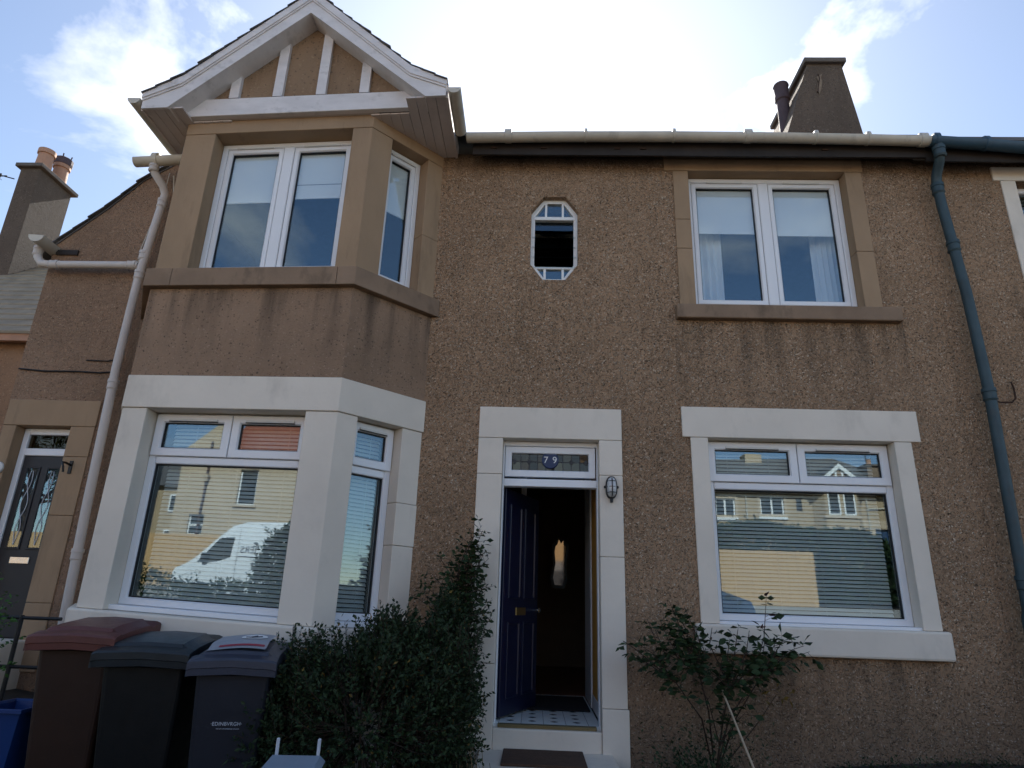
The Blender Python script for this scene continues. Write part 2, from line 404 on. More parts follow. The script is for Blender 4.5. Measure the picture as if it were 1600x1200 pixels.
class B:
    def __init__(self, M=None, deform=None):
        self.bm = bmesh.new()
        self.M = M
        self.deform = deform

    def add(self, verts, faces):
        vs = [self.bm.verts.new(v) for v in verts]
        for f in faces:
            try:
                self.bm.faces.new([vs[i] for i in f])
            except ValueError:
                pass
        return vs

    def box(self, x0, x1, y0, y1, z0, z1, bev=0.0, seg=1):
        if bev:
            t = bmesh.new()
            vs = [t.verts.new(p) for p in ((x0, y0, z0), (x1, y0, z0), (x1, y1, z0), (x0, y1, z0), (x0, y0, z1), (x1, y0, z1), (x1, y1, z1), (x0, y1, z1))]
            for f in ((0, 3, 2, 1), (4, 5, 6, 7), (0, 1, 5, 4), (1, 2, 6, 5), (2, 3, 7, 6), (3, 0, 4, 7)):
                t.faces.new([vs[i] for i in f])
            bmesh.ops.bevel(t, geom=t.edges[:], offset=bev, segments=seg, affect='EDGES', profile=0.5)
            t.verts.index_update()
            self.add([v.co.copy() for v in t.verts], [[v.index for v in f.verts] for f in t.faces])
            t.free()
            return self
        self.add(((x0, y0, z0), (x1, y0, z0), (x1, y1, z0), (x0, y1, z0), (x0, y0, z1), (x1, y0, z1), (x1, y1, z1), (x0, y1, z1)),
                 ((0, 3, 2, 1), (4, 5, 6, 7), (0, 1, 5, 4), (1, 2, 6, 5), (2, 3, 7, 6), (3, 0, 4, 7)))
        return self

    def prism(self, pts, axis, a, b):
        """Extrude a 2-D outline along an axis: 'x' (pts are y,z), 'y' (x,z) or 'z' (x,y)."""
        n = len(pts)

        def P(p, t):
            return (t, p[0], p[1]) if axis == 'x' else (p[0], t, p[1]) if axis == 'y' else (p[0], p[1], t)
        v = [P(p, a) for p in pts] + [P(p, b) for p in pts]
        f = [list(range(n))[::-1], list(range(n, 2 * n))]
        f += [[i, (i + 1) % n, n + (i + 1) % n, n + i] for i in range(n)]
        self.add(v, f)
        return self

    def ring(self, x0, x1, z0, z1, w, y0, y1, ch=0.008, wb=None):
        """A mitred frame round a rectangle; y0 is the front."""
        wb = wb or w
        prof = [(0, y1), (0, y0 + ch * 0.5), (ch * 0.5, y0), (1, -1), (2, -1), (3, -1)]
        loops = []

        def corner(t, y):
            return [(x0 + t[0], y, z0 + t[1]), (x1 - t[0], y, z0 + t[1]), (x1 - t[0], y, z1 - t[2]), (x0 + t[0], y, z1 - t[2])]
        steps = [((0, 0, 0), y1), ((0, 0, 0), y0 + ch * 0.5), ((ch * 0.5,) * 3, y0), ((w - ch, wb - ch, w - ch), y0), ((w, wb, w), y0 + ch * 1.3), ((w, wb, w), y1)]
        vs = []
        for t, y in steps:
            vs += corner(t, y)
        f = []
        ns = len(steps)
        for i in range(ns):
            j = (i + 1) % ns
            for k in range(4):
                k2 = (k + 1) % 4
                f.append([i * 4 + k, i * 4 + k2, j * 4 + k2, j * 4 + k])
        self.add(vs, f)
        return self

    def tube(self, pts, r, seg=8, cap=True):
        pts = [Vector(p) for p in pts]
        n = len(pts)
        rr = r if isinstance(r, (list, tuple)) else [r] * n
        vs, fs = [], []
        up0 = None
        for i, p in enumerate(pts):
            d = (pts[min(i + 1, n - 1)] - pts[max(i - 1, 0)]).normalized()
            if up0 is None:
                up0 = Vector((0, 0, 1)) if abs(d.z) < 0.9 else Vector((0, 1, 0))
            a = d.cross(up0)
            if a.length < 1e-5:
                a = d.cross(Vector((1, 0, 0)))
            a.normalize()
            b = d.cross(a).normalized()
            up0 = -b if up0.dot(-b) > 0 else b
            for k in range(seg):
                t = 2 * math.pi * k / seg
                vs.append(p + a * math.cos(t) * rr[i] + b * math.sin(t) * rr[i])
        for i in range(n - 1):
            for k in range(seg):
                k2 = (k + 1) % seg
                fs.append([i * seg + k, i * seg + k2, (i + 1) * seg + k2, (i + 1) * seg + k])
        if cap:
            fs.append(list(range(seg))[::-1])
            fs.append([(n - 1) * seg + k for k in range(seg)])
        self.add(vs, fs)
        return self

    def lathe(self, prof, c, seg=16, axis='z'):
        vs, fs = [], []
        for r, h in prof:
            for k in range(seg):
                t = 2 * math.pi * k / seg
                a, b = r * math.cos(t), r * math.sin(t)
                vs.append((c[0] + a, c[1] + b, c[2] + h) if axis == 'z' else (c[0] + a, c[1] + h, c[2] + b) if axis == 'y' else (c[0] + h, c[1] + a, c[2] + b))
        n = len(prof)
        for i in range(n - 1):
            for k in range(seg):
                k2 = (k + 1) % seg
                fs.append([i * seg + k, i * seg + k2, (i + 1) * seg + k2, (i + 1) * seg + k])
        fs.append(list(range(seg))[::-1])
        fs.append([(n - 1) * seg + k for k in range(seg)])
        self.add(vs, fs)
        return self

    def done(self, name, mat, parent=None, smooth=False, label=None):
        bm = self.bm
        if self.M is not None:
            bmesh.ops.transform(bm, matrix=self.M, verts=bm.verts)
        if self.deform:
            for v in bm.verts:
                v.co = self.deform(v.co)
        bmesh.ops.recalc_face_normals(bm, faces=bm.faces)
        me = bpy.data.meshes.new(name)
        bm.to_mesh(me)
        bm.free()
        me.materials.append(MT[mat] if isinstance(mat, str) else mat)
        if smooth:
            me.polygons.foreach_set('use_smooth', [True] * len(me.polygons))
            me.set_sharp_from_angle(angle=R(40 if smooth is True else smooth))
        o = bpy.data.objects.new(name, me)
        COL.objects.link(o)
        if parent is not None:
            o.parent = parent
            o.matrix_parent_inverse = parent_world(parent).inverted()
        if label:
            o['label'] = label
        return o


def parent_world(o):
    m = o.matrix_basis.copy()
    p = o
    while p.parent is not None:
        m = p.parent.matrix_basis @ p.matrix_parent_inverse @ m if False else m
        p = p.parent
    return WORLD.get(o.name, Matrix.Identity(4))


WORLD = {}


def thing(name, label, cat, loc=(0, 0, 0), group=None):
    """An Empty at a thing's base; its parts are modelled in world space and parented to it."""
    o = bpy.data.objects.new(name, None)
    o.empty_display_size = 0.2
    o.location = loc
    COL.objects.link(o)
    WORLD[o.name] = Matrix.Translation(loc)
    tag(o, label, cat, group)
    return o


def tag(o, label, cat, group=None):
    o['label'] = label
    o['category'] = cat
    if group:
        o['group'] = group
    return o


def structure(o):
    o['kind'] = 'structure'
    return o


def wall_grid(b, x0, x1, z0, z1, holes, y0, y1):
    """A wall slab with rectangular openings, reveals included."""
    xs = sorted({x0, x1, *[h[0] for h in holes], *[h[1] for h in holes]})
    zs = sorted({z0, z1, *[h[2] for h in holes], *[h[3] for h in holes]})
    cells = {}
    for i in range(len(xs) - 1):
        for j in range(len(zs) - 1):
            cx, cz = (xs[i] + xs[i + 1]) / 2, (zs[j] + zs[j + 1]) / 2
            cells[i, j] = not any(h[0] < cx < h[1] and h[2] < cz < h[3] for h in holes)
    V = {}

    def v(i, j, y):
        k = (i, j, y)
        if k not in V:
            V[k] = b.bm.verts.new((xs[i], y, zs[j]))
        return V[k]
    for (i, j), solid in cells.items():
        if not solid:
            continue
        b.bm.faces.new((v(i, j, y0), v(i + 1, j, y0), v(i + 1, j + 1, y0), v(i, j + 1, y0)))
        b.bm.faces.new((v(i, j, y1), v(i, j + 1, y1), v(i + 1, j + 1, y1), v(i + 1, j, y1)))
        for di, dj, a, c in ((-1, 0, (i, j), (i, j + 1)), (1, 0, (i + 1, j), (i + 1, j + 1)), (0, -1, (i, j), (i + 1, j)), (0, 1, (i, j + 1), (i + 1, j + 1))):
            if not cells.get((i + di, j + dj), False):
                b.bm.faces.new((v(*a, y0), v(*c, y0), v(*c, y1), v(*a, y1)))
    return b


# ------------------------------------------------------------------ ground and street
def sstep(a, b, t):
    t = max(0.0, min(1.0, (t - a) / (b - a)))
    return t * t * (3 - 2 * t)


def gz(x, y):
    left = 0.13 * max(0.0, min(-x, 4.6) - 1.9)
    if y > -2.2:
        rise = sstep(-1.7, -0.1, y) * (0.25 + 0.16 * sstep(1.0, 3.6, x)) * sstep(-1.5, -0.7, x)
        wing = sstep(-3.5, -3.9, x) * sstep(-1.9, -0.4, y) * 0.35
        return 0.11 + left + rise + wing
    z = 0.11 + left * sstep(-6.5, -2.2, y)
    if y < -7.5:
        z += 0.50 * sstep(-7.5, -10.5, y)
    if y < -10.5:
        z += 0.147 * (10.5 + max(y, -40)) * -1
    return z


def g_sheet(name, xs, ys, mat, dz=0.0, rough=0.0):
    b = B()
    vs = {}
    for i, x in enumerate(xs):
        for j, y in enumerate(ys):
            vs[i, j] = b.bm.verts.new((x, y, gz(x, y) + dz + random.uniform(-rough, rough)))
    for i in range(len(xs) - 1):
        for j in range(len(ys) - 1):
            b.bm.faces.new((vs[i, j], vs[i + 1, j], vs[i + 1, j + 1], vs[i, j + 1]))
    return b.done(name, mat, smooth=True)


xs = [-900, -300, -100, -50, -30, -20, -14, -10, -8] + [round(-7 + 0.25 * i, 3) for i in range(53)] + [7, 8, 10, 14, 20, 30, 50, 100, 300, 900]
ys = [-900, -300, -100, -60, -46, -40, -34, -28, -22, -18, -16.3, -14, -12, -11, -10.5, -9.8, -9, -8.2, -7.5, -7] + [round(-6.5 + 0.25 * i, 3) for i in range(28)] + [1, 3, 6, 10, 20, 40, 100, 300, 900]
structure(g_sheet('ground', xs, ys, 'soil'))
rx = [-60, -30, -20, -14, -10, -6, -3, 0, 3, 6, 10, 14, 20, 30, 60]
structure(g_sheet('road', rx, [-15.6, -14, -12.5, -11, -10.5], 'asphalt', 0.02))
for yy in ((-10.45, -9.0), (-17.2, -15.65)):
    b = B()
    n = len(rx)
    for i in range(n - 1):
        a0, a1 = gz(rx[i], yy[0]), gz(rx[i], yy[1])
        b.add([(rx[i], yy[0], a0 - 0.1), (rx[i + 1], yy[0], a0 - 0.1), (rx[i + 1], yy[1], a1 - 0.1), (rx[i], yy[1], a1 - 0.1),
               (rx[i], yy[0], a0 + 0.13), (rx[i + 1], yy[0], a0 + 0.13), (rx[i + 1], yy[1], a1 + 0.13), (rx[i], yy[1], a1 + 0.13)],
              ((4, 5, 6, 7), (0, 1, 5, 4), (2, 3, 7, 6)))
    structure(b.done('pavement', 'paving'))

# ------------------------------------------------------------------ the house
house = thing('terraced_house', 'brown pebbledashed two storey house with half timbered gable over a bay and open blue door', 'house', (0, 0, 0.3))
BF = -0.66                                       # front of the bay
OX = [(-0.095, 0.388, 4.66, 5.63)]               # octagonal stair window opening

# pebbledashed front
b = B()
HOLES = [(-0.33, 0.608, 0.0, 3.05), (1.54, 3.26, 1.44, 3.10), (1.515, 3.195, 4.36, 5.99), OX[0]]
wall_grid(b, -1.06, 3.90, -0.4, 6.16, HOLES, 0.0, 0.30)
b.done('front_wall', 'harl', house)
x0, x1, z0, z1 = OX[0]
cx_, cz_ = 0.128, 0.175
for (ax, az, sx, sz) in ((x0, z0, 1, 1), (x1, z0, -1, 1), (x0, z1, 1, -1), (x1, z1, -1, -1)):
    B().prism([(ax, az), (ax + sx * cx_, az), (ax, az + sz * cz_)], 'y', 0.0, 0.299).done('corner_fillet', 'harl', house)

# lower wing at the left end, its head following the roof slope
b = B()
wall_grid(b, -5.08, -3.94, -0.4, 4.93, [(-4.96, -4.37, 0.9, 3.06)], 0.0, 0.30)
b.prism([(-5.08, 4.93), (-3.94, 4.93), (-3.94, 6.02), (-4.28, 5.785), (-4.60, 5.425), (-5.08, 4.965)], 'y', 0.0, 0.30)
b.box(-5.08, -4.80, 0.302, 8.4, -0.4, 4.93)
b.done('wing_wall', 'harl_wing', house)
b = B()
b.box(-4.8, 3.9, 8.1, 8.4, -0.4, 6.1)
b.done('rear_wall', 'harl', house)


# ---- bay: plan outline, pieces are strips along it
class Strip:
    def __init__(self, pts):
        self.p = [Vector(q) for q in pts]
        self.l = [(self.p[i + 1] - self.p[i]).length for i in range(len(pts) - 1)]
        self.u = [0]
        for q in self.l:
            self.u.append(self.u[-1] + q)

    def at(self, u, off):
        i = 0
        while i < len(self.l) - 1 and u > self.u[i + 1] + 1e-9:
            i += 1
        d = (self.p[i + 1] - self.p[i]).normalized()
        n = Vector((-d.y, d.x))
        return self.p[i] + d * (u - self.u[i]) + n * off

    def corner(self, i, off):
        d1 = (self.p[i] - self.p[i - 1]).normalized()
        d2 = (self.p[i + 1] - self.p[i]).normalized()
        n1, n2 = Vector((-d1.y, d1.x)), Vector((-d2.y, d2.x))
        m = (n1 + n2).normalized()
        return self.p[i] + m * (off / m.dot(n1))

    def outline(self, u0, u1, o0, o1):
        def line(o):
            L = [self.at(u0 + 1e-9, o)]
            L += [self.corner(i, o) for i in range(1, len(self.p) - 1) if u0 + 1e-4 < self.u[i] < u1 - 1e-4]
            L.append(self.at(u1 - 1e-9, o))
            return L
        return [tuple(q) for q in line(o0)] + [tuple(q) for q in line(o1)[::-1]]


bay = Strip([(-3.93, 0.04), (-3.50, BF), (-1.66, BF), (-1.03, 0.033)])
U1, U2 = bay.u[1], bay.u[2]
UE = bay.u[3]


def fx(x):            # along-strip coordinate of a point on the bay front
    return U1 + (x + 3.50)


def piece(name, u0, u1, z0, z1, mat, o0=0.0, o1=0.26, label=None, bev=0.006):
    b = B(deform=lens_tilt)
    b.prism(bay.outline(u0, u1, o0, o1), 'z', z0, z1)
    if bev:
        bmesh.ops.recalc_face_normals(b.bm, faces=b.bm.faces)
        bmesh.ops.bevel(b.bm, geom=[e for e in b.bm.edges], offset=bev, segments=2, affect='EDGES', profile=0.5)
    return b.done(name, mat, house, label=label)


SL0, SL1 = 0.20, 0.675       # window on the canted side, distance from the corner
# lower storey, cream painted
piece('bay_apron', 0, UE, -0.3, 1.17, 'white_stone', 0.0)
piece('bay_sill_course', 0.0, UE, 1.172, 1.40, 'white_stone', -0.055, 0.28, bev=0.018)
piece('bay_pier', 0.0, fx(-3.29), 1.402, 3.05, 'white_stone')
piece('bay_pier', fx(-1.93), U2 + SL0, 1.402, 3.05, 'white_stone')
for k, (za, zb) in enumerate(((1.402, 2.05), (2.053, 2.40), (2.403, 3.05))):
    piece('bay_pier_block', U2 + SL1, UE, za, zb, 'white_stone', 0.0 if k != 1 else -0.004)
piece('bay_lintel', 0.0, UE, 3.053, 3.345, 'white_stone', -0.012)
# rendered band between the storeys
piece('bay_band', 0.0, UE, 3.348, 4.185, 'harl_bay', 0.0, bev=0)
# upper storey, brown painted stone
piece('upper_sill_course', 0.0, fx(-3.30), 4.188, 4.365, 'stone_sill', -0.065, 0.28)
piece('upper_sill_course', fx(-3.297), fx(-1.80), 4.188, 4.365, 'stone_sill', -0.065, 0.28)
piece('upper_sill_course', fx(-1.797), UE, 4.188, 4.365, 'stone_sill', -0.065, 0.28)
piece('upper_pier', 0.0, fx(-3.205), 4.367, 5.90, 'stone')
piece('upper_pier', fx(-1.85), U2 + 0.245, 4.367, 5.90, 'stone')
piece('upper_pier_block', U2 + 0.70, UE, 4.367, 5.02, 'stone', -0.004)
piece('upper_pier_block', U2 + 0.70, UE, 5.023, 5.90, 'stone')
piece('upper_lintel', 0.0, UE, 5.903, 6.10, 'stone', -0.003)

# ---- dressed stones round the openings of the flat wall
def stone(name, x0, x1, z0, z1, mat, y0=-0.014, y1=0.29, bev=0.006, label=None):
    return B().box(x0, x1, y0, y1, z0, z1, bev, 2).done(name, mat, house, label=label)


# lower right window
stone('lintel', 1.34, 3.47, 3.072, 3.36, 'white_stone', -0.018)
stone('jamb_stone', 1.412, 1.569, 1.475, 3.070, 'white_stone', y1=0.22)
stone('jamb_stone', 3.231, 3.385, 1.475, 3.070, 'white_stone', y1=0.22)
stone('stone_sill', 1.36, 3.425, 1.245, 1.473, 'white_stone', -0.07, 0.25, 0.02)
# upper right window
stone('lintel', 1.292, 3.352, 5.962, 6.15, 'stone', -0.018, label='brown stone lintel with sooty head')
for za, zb in ((4.392, 5.03), (5.033, 5.37), (5.373, 5.960)):
    stone('jamb_stone', 1.385, 1.544, za, zb, 'stone', y1=0.22)
for za, zb in ((4.392, 5.02), (5.023, 5.960)):
    stone('jamb_stone', 3.166, 3.335, za, zb, 'stone', y1=0.22)
stone('stone_sill', 1.338, 3.478, 4.242, 4.388, 'stone_sill', -0.075, 0.25, 0.012)
# front door
stone('door_lintel', -0.527, 0.787, 3.022, 3.317, 'white_stone', -0.018)
for za, zb in ((0.35, 1.10), (1.103, 2.685), (2.688, 3.020)):
    stone('jamb_stone', -0.527, -0.301, za, zb, 'white_stone', -0.015, 0.20)
for za, zb in ((0.80, 1.985), (1.988, 2.695), (2.698, 3.020)):
    stone('jamb_stone', 0.579, 0.787, za, zb, 'white_stone', -0.015, 0.20)
stone('plinth_stone', 0.579, 0.797, 0.30, 0.797, 'white_stone', -0.03, 0.20)
# left door
stone('door_lintel', -5.06, -4.16, 3.032, 3.285, 'stone', -0.018)
for za, zb in ((0.9, 1.45), (1.453, 2.20), (2.203, 2.74), (2.743, 3.030)):
    stone('jamb_stone', -4.399, -4.165, za, zb, 'stone', -0.014, 0.20)
stone('jamb_stone', -5.06, -4.931, 0.9, 3.030, 'stone', -0.014, 0.20)


# ---- windows
def frame_of(origin, ang):
    return Matrix.Translation(origin) @ Matrix.Rotation(ang, 4, 'Z')


def pane(win, M, x0, x1, z0, z1, y, df, name='pane', mat='glass'):
    return B(M, df).box(x0, x1, y, y + 0.008, z0, z1).done(name, mat, win)


def sash(win, M, x0, x1, z0, z1, w, y0, df, sealw=0.007):
    """Opening sash with its own glass and rubber seal."""
    s = B(M, df).ring(x0, x1, z0, z1, w, y0, y0 + 0.06, 0.010).done('sash', 'pvc', win)
    B(M, df).ring(x0 + w, x1 - w, z0 + w, z1 - w, sealw, y0 + 0.022, y0 + 0.05, 0.002).done('seal', 'seal', win)
    pane(win, M, x0 + w, x1 - w, z0 + w, z1 - w, y0 + 0.034, df)


def casement_pair(name, M, x0, x1, z0, z1, df, label=None):
    win = B(M, df).ring(x0, x1, z0, z1, 0.052, 0.0, 0.07, 0.008, wb=0.085)
    xm = (x0 + x1) / 2
    win.box(xm - 0.052, xm + 0.052, -0.001, 0.068, z0 + 0.083, z1 - 0.05, 0.010, 2)
    win = win.done(name, 'pvc', house, label=label)
    for a, c in ((x0 + 0.056, xm - 0.056), (xm + 0.056, x1 - 0.056)):
        sash(win, M, a, c, z0 + 0.089, z1 - 0.056, 0.050, 0.006, df)
        B(M, df).ring(a - 0.004, c + 0.004, z0 + 0.085, z1 - 0.052, 0.005, 0.015, 0.04, 0.001).done('seal', 'seal', win)
        B(M, df).box((a + c) / 2 - 0.19, (a + c) / 2 + 0.19, -0.016, 0.006, z1 - 0.062, z1 - 0.040, 0.004).done('trickle_vent', 'vent', win)
    return win


def vent_window(name, M, x0, x1, z0, z1, zt, df, two=True):
    """Fixed light below a transom at zt, one or two top-hung lights above."""
    w = B(M, df).ring(x0, x1, z0, z1, 0.062, 0.0, 0.07, 0.010, wb=0.058)
    w.box(x0 + 0.060, x1 - 0.060, -0.002, 0.068, zt - 0.030, zt + 0.035, 0.010, 2)
    w.box(x0 - 0.03, x1 + 0.03, -0.105, 0.05, z0 - 0.042, z0 - 0.002, 0.006, 2)
    win = w.done(name, 'pvc', house)
    gx0, gx1, gz0, gz1 = x0 + 0.062, x1 - 0.062, z0 + 0.058, zt - 0.030
    B(M, df).ring(gx0, gx1, gz0, gz1, 0.009, 0.022, 0.05, 0.002).done('seal', 'seal', win)
    pane(win, M, gx0, gx1, gz0, gz1, 0.035, df)
    xm = (x0 + x1) / 2
    cols = ((x0 + 0.012, xm - 0.004), (xm + 0.004, x1 - 0.012)) if two else ((x0 + 0.012, x1 - 0.012),)
    for a, c in cols:
        s = sash(win, M, a, c, zt + 0.038, z1 - 0.010, 0.072, -0.022, df)
        vw = min(0.24, (c - a) * 0.32)
        B(M, df).box((a + c) / 2 - vw, (a + c) / 2 + vw, -0.040, -0.022, z1 - 0.072, z1 - 0.052, 0.004).done('trickle_vent', 'vent', win)
        B(M, df).box((a + c) / 2 - vw, (a + c) / 2 + vw, -0.038, -0.0225, z1 - 0.078, z1 - 0.0725).done('vent_slot', 'seal', win)
    return win


I4 = Matrix.Identity(4)
RLM = frame_of((0, 0.115, 0), 0)
win_rl = vent_window('window', RLM, 1.572, 3.228, 1.500, 3.066, 2.652, None)
RUM = frame_of((0, 0.115, 0), 0)
win_ru = casement_pair('window', RUM, 1.547, 3.163, 4.392, 5.955, None)
BM_ = frame_of((0, BF + 0.17, 0), 0)
win_bl = vent_window('window', BM_, -3.288, -1.932, 1.445, 3.048, 2.632, lens_tilt)
win_bu = casement_pair('window', BM_, -3.203, -1.852, 4.368, 5.898, lens_tilt)
ang = math.atan2(0.693, 0.63)
CM = frame_of((-1.66, BF, 0), ang) @ Matrix.Translation((0, 0.13, 0))
win_sl = vent_window('window', CM, SL0 + 0.002, SL1 - 0.002, 1.445, 3.048, 2.632, lens_tilt, two=False)
ws = B(CM, lens_tilt).ring(0.248, 0.698, 4.368, 5.898, 0.052, 0.0, 0.07, 0.008, wb=0.085).done('window', 'pvc', house)
sash(ws, CM, 0.304, 0.642, 4.457, 5.842, 0.050, 0.006, lens_tilt)
B(CM, lens_tilt).ring(0.300, 0.646, 4.453, 5.846, 0.005, 0.015, 0.04, 0.001).done('seal', 'seal', ws)
B(CM, lens_tilt).box(0.33, 0.62, -0.016, 0.006, 5.836, 5.856, 0.004).done('trickle_vent', 'vent', ws)

# octagonal stair window: painted frame, glazing bars, narrow panes above and below
OY = 0.065
x0, x1, z0, z1 = OX[0]
octo = [(x0 + cx_, z0), (x1 - cx_, z0), (x1, z0 + cz_), (x1, z1 - cz_), (x1 - cx_, z1), (x0 + cx_, z1), (x0, z1 - cz_), (x0, z0 + cz_)]
cxm, czm = (x0 + x1) / 2, (z0 + z1) / 2
b = B()


def inset(f):
    return [(cxm + (p[0] - cxm) * (1 - f / 0.2415), czm + (p[1] - czm) * (1 - f / 0.485)) for p in octo]


def octring(b, f0, f1, y0, y1):
    A, C = inset(f0), inset(f1)
    v = [(p[0], y0, p[1]) for p in A] + [(p[0], y0, p[1]) for p in C] + [(p[0], y1, p[1]) for p in A] + [(p[0], y1, p[1]) for p in C]
    f = []
    for i in range(8):
        j = (i + 1) % 8
        f += [[i, j, 8 + j, 8 + i], [8 + i, 8 + j, 24 + j, 24 + i], [16 + i, 24 + i, 24 + j, 16 + j], [i, 16 + i, 16 + j, j]]
    b.add(v, f)


octring(b, 0.001, 0.040, OY, OY + 0.06)
ow = b.done('stair_window', 'white_paint', house, label='small eight sided stair window with white glazing bars')
zt, zb = z1 - cz_ - 0.045, z0 + cz_ - 0.01
b = B()
b.box(x0 + 0.02, x1 - 0.02, OY - 0.004, OY + 0.05, zt - 0.02, zt + 0.02, 0.004)
b.box(x0 + 0.02, x1 - 0.02, OY - 0.004, OY + 0.05, zb - 0.012, zb + 0.018, 0.004)
for sx in (-1, 1):
    b.box(cxm + sx * 0.088 - 0.011, cxm + sx * 0.088 + 0.011, OY + 0.002, OY + 0.046, zt + 0.02, z1 - 0.035)
    b.box(cxm + sx * 0.092 - 0.012, cxm + sx * 0.092 + 0.012, OY + 0.002, OY + 0.046, z0 + 0.01, zb - 0.012)
b.done('glazing_bar', 'white_paint', ow)
for za, zc in ((zt + 0.02, z1 - 0.02), (z0 + 0.008, zb - 0.012)):
    h0 = [p for p in inset(0.02)]
    b = B()
    lo, hi = max(za, z0), min(zc, z1)

    def xat(z):
        t = 0.0
        if z > z1 - cz_:
            t = (z - (z1 - cz_)) / cz_ * cx_
        if z < z0 + cz_:
            t = ((z0 + cz_) - z) / cz_ * cx_
        return (x1 - x0) / 2 - t - 0.015
    zz = sorted({lo, hi, *[q for q in (z0 + cz_, z1 - cz_) if lo < q < hi]})
    poly = [(cxm + xat(z), z) for z in zz] + [(cxm - xat(z), z) for z in zz[::-1]]
    b.prism(poly, 'y', OY + 0.022, OY + 0.028)
    b.done('pane', 'glass', ow)
for k in range(5):           # glass louvres, outer edge down; the top one all but shut
    zc = zt - 0.075 - k * 0.118
    if zc < zb + 0.02:
        break
    LM = Matrix.Translation((cxm, OY + 0.03, zc)) @ Matrix.Rotation(R(-(12 if k == 0 else 40 + 3 * k)), 4, 'X')
    B(LM).box(-(x1 - x0) / 2 + 0.034, (x1 - x0) / 2 - 0.034, -0.003, 0.003, -0.062, 0.062).done('louvre_pane', 'glass', ow)
    for sx in (-1, 1):
        B(LM).box(sx * ((x1 - x0) / 2 - 0.030) - 0.006, sx * ((x1 - x0) / 2 - 0.030) + 0.006, -0.008, 0.008, -0.055, 0.055).done('louvre_clip', 'white_paint', ow)


# ---- rooms behind the windows (plain dark interiors)
def room(x0, x1, y0, y1, z0, z1, mat='room', front=None):
    b = B()
    v = [(x0, y0, z0), (x1, y0, z0), (x1, y1, z0), (x0, y1, z0), (x0, y0, z1), (x1, y0, z1), (x1, y1, z1), (x0, y1, z1)]
    b.add(v, ((0, 1, 2, 3), (4, 5, 6, 7), (1, 2, 6, 5), (2, 3, 7, 6), (3, 0, 4, 7)))
    return b.done('room_lining', mat, house)


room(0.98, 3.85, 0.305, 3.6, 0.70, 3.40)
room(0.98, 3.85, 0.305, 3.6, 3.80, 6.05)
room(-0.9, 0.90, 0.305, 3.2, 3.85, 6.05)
# the bay rooms reach into the bay
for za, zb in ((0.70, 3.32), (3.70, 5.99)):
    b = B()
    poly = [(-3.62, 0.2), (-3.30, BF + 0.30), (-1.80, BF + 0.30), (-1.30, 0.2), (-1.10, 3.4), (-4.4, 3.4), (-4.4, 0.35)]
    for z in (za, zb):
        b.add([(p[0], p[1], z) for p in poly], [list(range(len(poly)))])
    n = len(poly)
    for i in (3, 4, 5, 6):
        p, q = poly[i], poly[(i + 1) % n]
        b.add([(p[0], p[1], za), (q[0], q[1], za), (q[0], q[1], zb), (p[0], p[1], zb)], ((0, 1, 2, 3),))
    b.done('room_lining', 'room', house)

# ---- roof, fascia, gutters
EZ = 6.17
b = B()
RS = 0.74
ridge_y, ridge_z = 4.1, EZ + 4.40 * 0.74
b.prism([(-0.30, EZ + 0.03), (-0.30, EZ - 0.01), (ridge_y, ridge_z - 0.08), (8.75, EZ - 0.05), (8.75, EZ), (ridge_y, ridge_z)], 'x', -3.9, 3.90)
roof = b.done('roof', 'slate', house)
b = B()      # catslide over the left wing: falls to the left
b.prism([(-3.9, 6.065), (-4.28, 5.805), (-4.60, 5.445), (-5.20, 4.865), (-5.20, 4.845), (-4.60, 5.427), (-4.28, 5.787), (-3.9, 6.045)], 'y', -0.012, 8.5)
b.done('wing_roof', 'slate', house)
for i in range(9):                                  # slate courses showing along the wing verge
    t0, t1 = i / 9, (i + 1) / 9
    def vp(t):
        x = -3.92 - 1.27 * t
        Q = [(-5.20, 4.87), (-4.60, 5.45), (-4.28, 5.81), (-3.90, 6.07)]
        for a, c in zip(Q, Q[1:]):
            if a[0] <= x <= c[0]:
                return (x, a[1] + (c[1] - a[1]) * (x - a[0]) / (c[0] - a[0]))
    P0, P1 = vp(t0), vp(t1)
    b = B()
    b.prism([(P0[0], P0[1] + 0.010), (P1[0] - 0.012, P1[1] + 0.018), (P1[0] - 0.012, P1[1] + 0.004), (P0[0], P0[1] - 0.002)], 'y', -0.035 - 0.006 * (i % 3), 0.26)
    b.done('slate', 'slate', house)
b = B()
b.box(-0.72, 3.90, -0.20, -0.175, 6.005, 6.175)
b.box(-0.72, 3.90, -0.174, 0.02, 6.162, 6.172)
b.done('fascia_board', 'fascia', house)


def half_gutter(pts, r, seg=10, thick=0.004):
    """Half-round channel along a polyline."""
    b = B()
    vs, fs = [], []
    pts = [Vector(p) for p in pts]
    n = len(pts)
    for i, p in enumerate(pts):
        d = (pts[min(i + 1, n - 1)] - pts[max(i - 1, 0)]).normalized()
        side = Vector((d.y, -d.x, 0)).normalized()
        prof = []
        for k in range(seg + 1):
            t = math.pi * k / seg
            prof.append((math.cos(t) * r, -math.sin(t) * r))
        for k in range(seg + 1):
            t = math.pi * (seg - k) / seg
            prof.append((math.cos(t) * (r - thick), -math.sin(t) * (r - thick)))
        for a, h in prof:
            vs.append(p + side * a + Vector((0, 0, h)))
    m = 2 * (seg + 1)
    for i in range(n - 1):
        for k in range(m):
            k2 = (k + 1) % m
            fs.append([i * m + k, i * m + k2, (i + 1) * m + k2, (i + 1) * m + k])
    b.add(vs, fs)
    for i in (0, n - 1):
        b.add([vs[i * m + k] for k in range(seg + 1)], [list(range(seg + 1))])
    return b


def zg(x):           # fall of the eaves gutter
    return 6.185 - 0.006 * (x - 1.4) ** 2


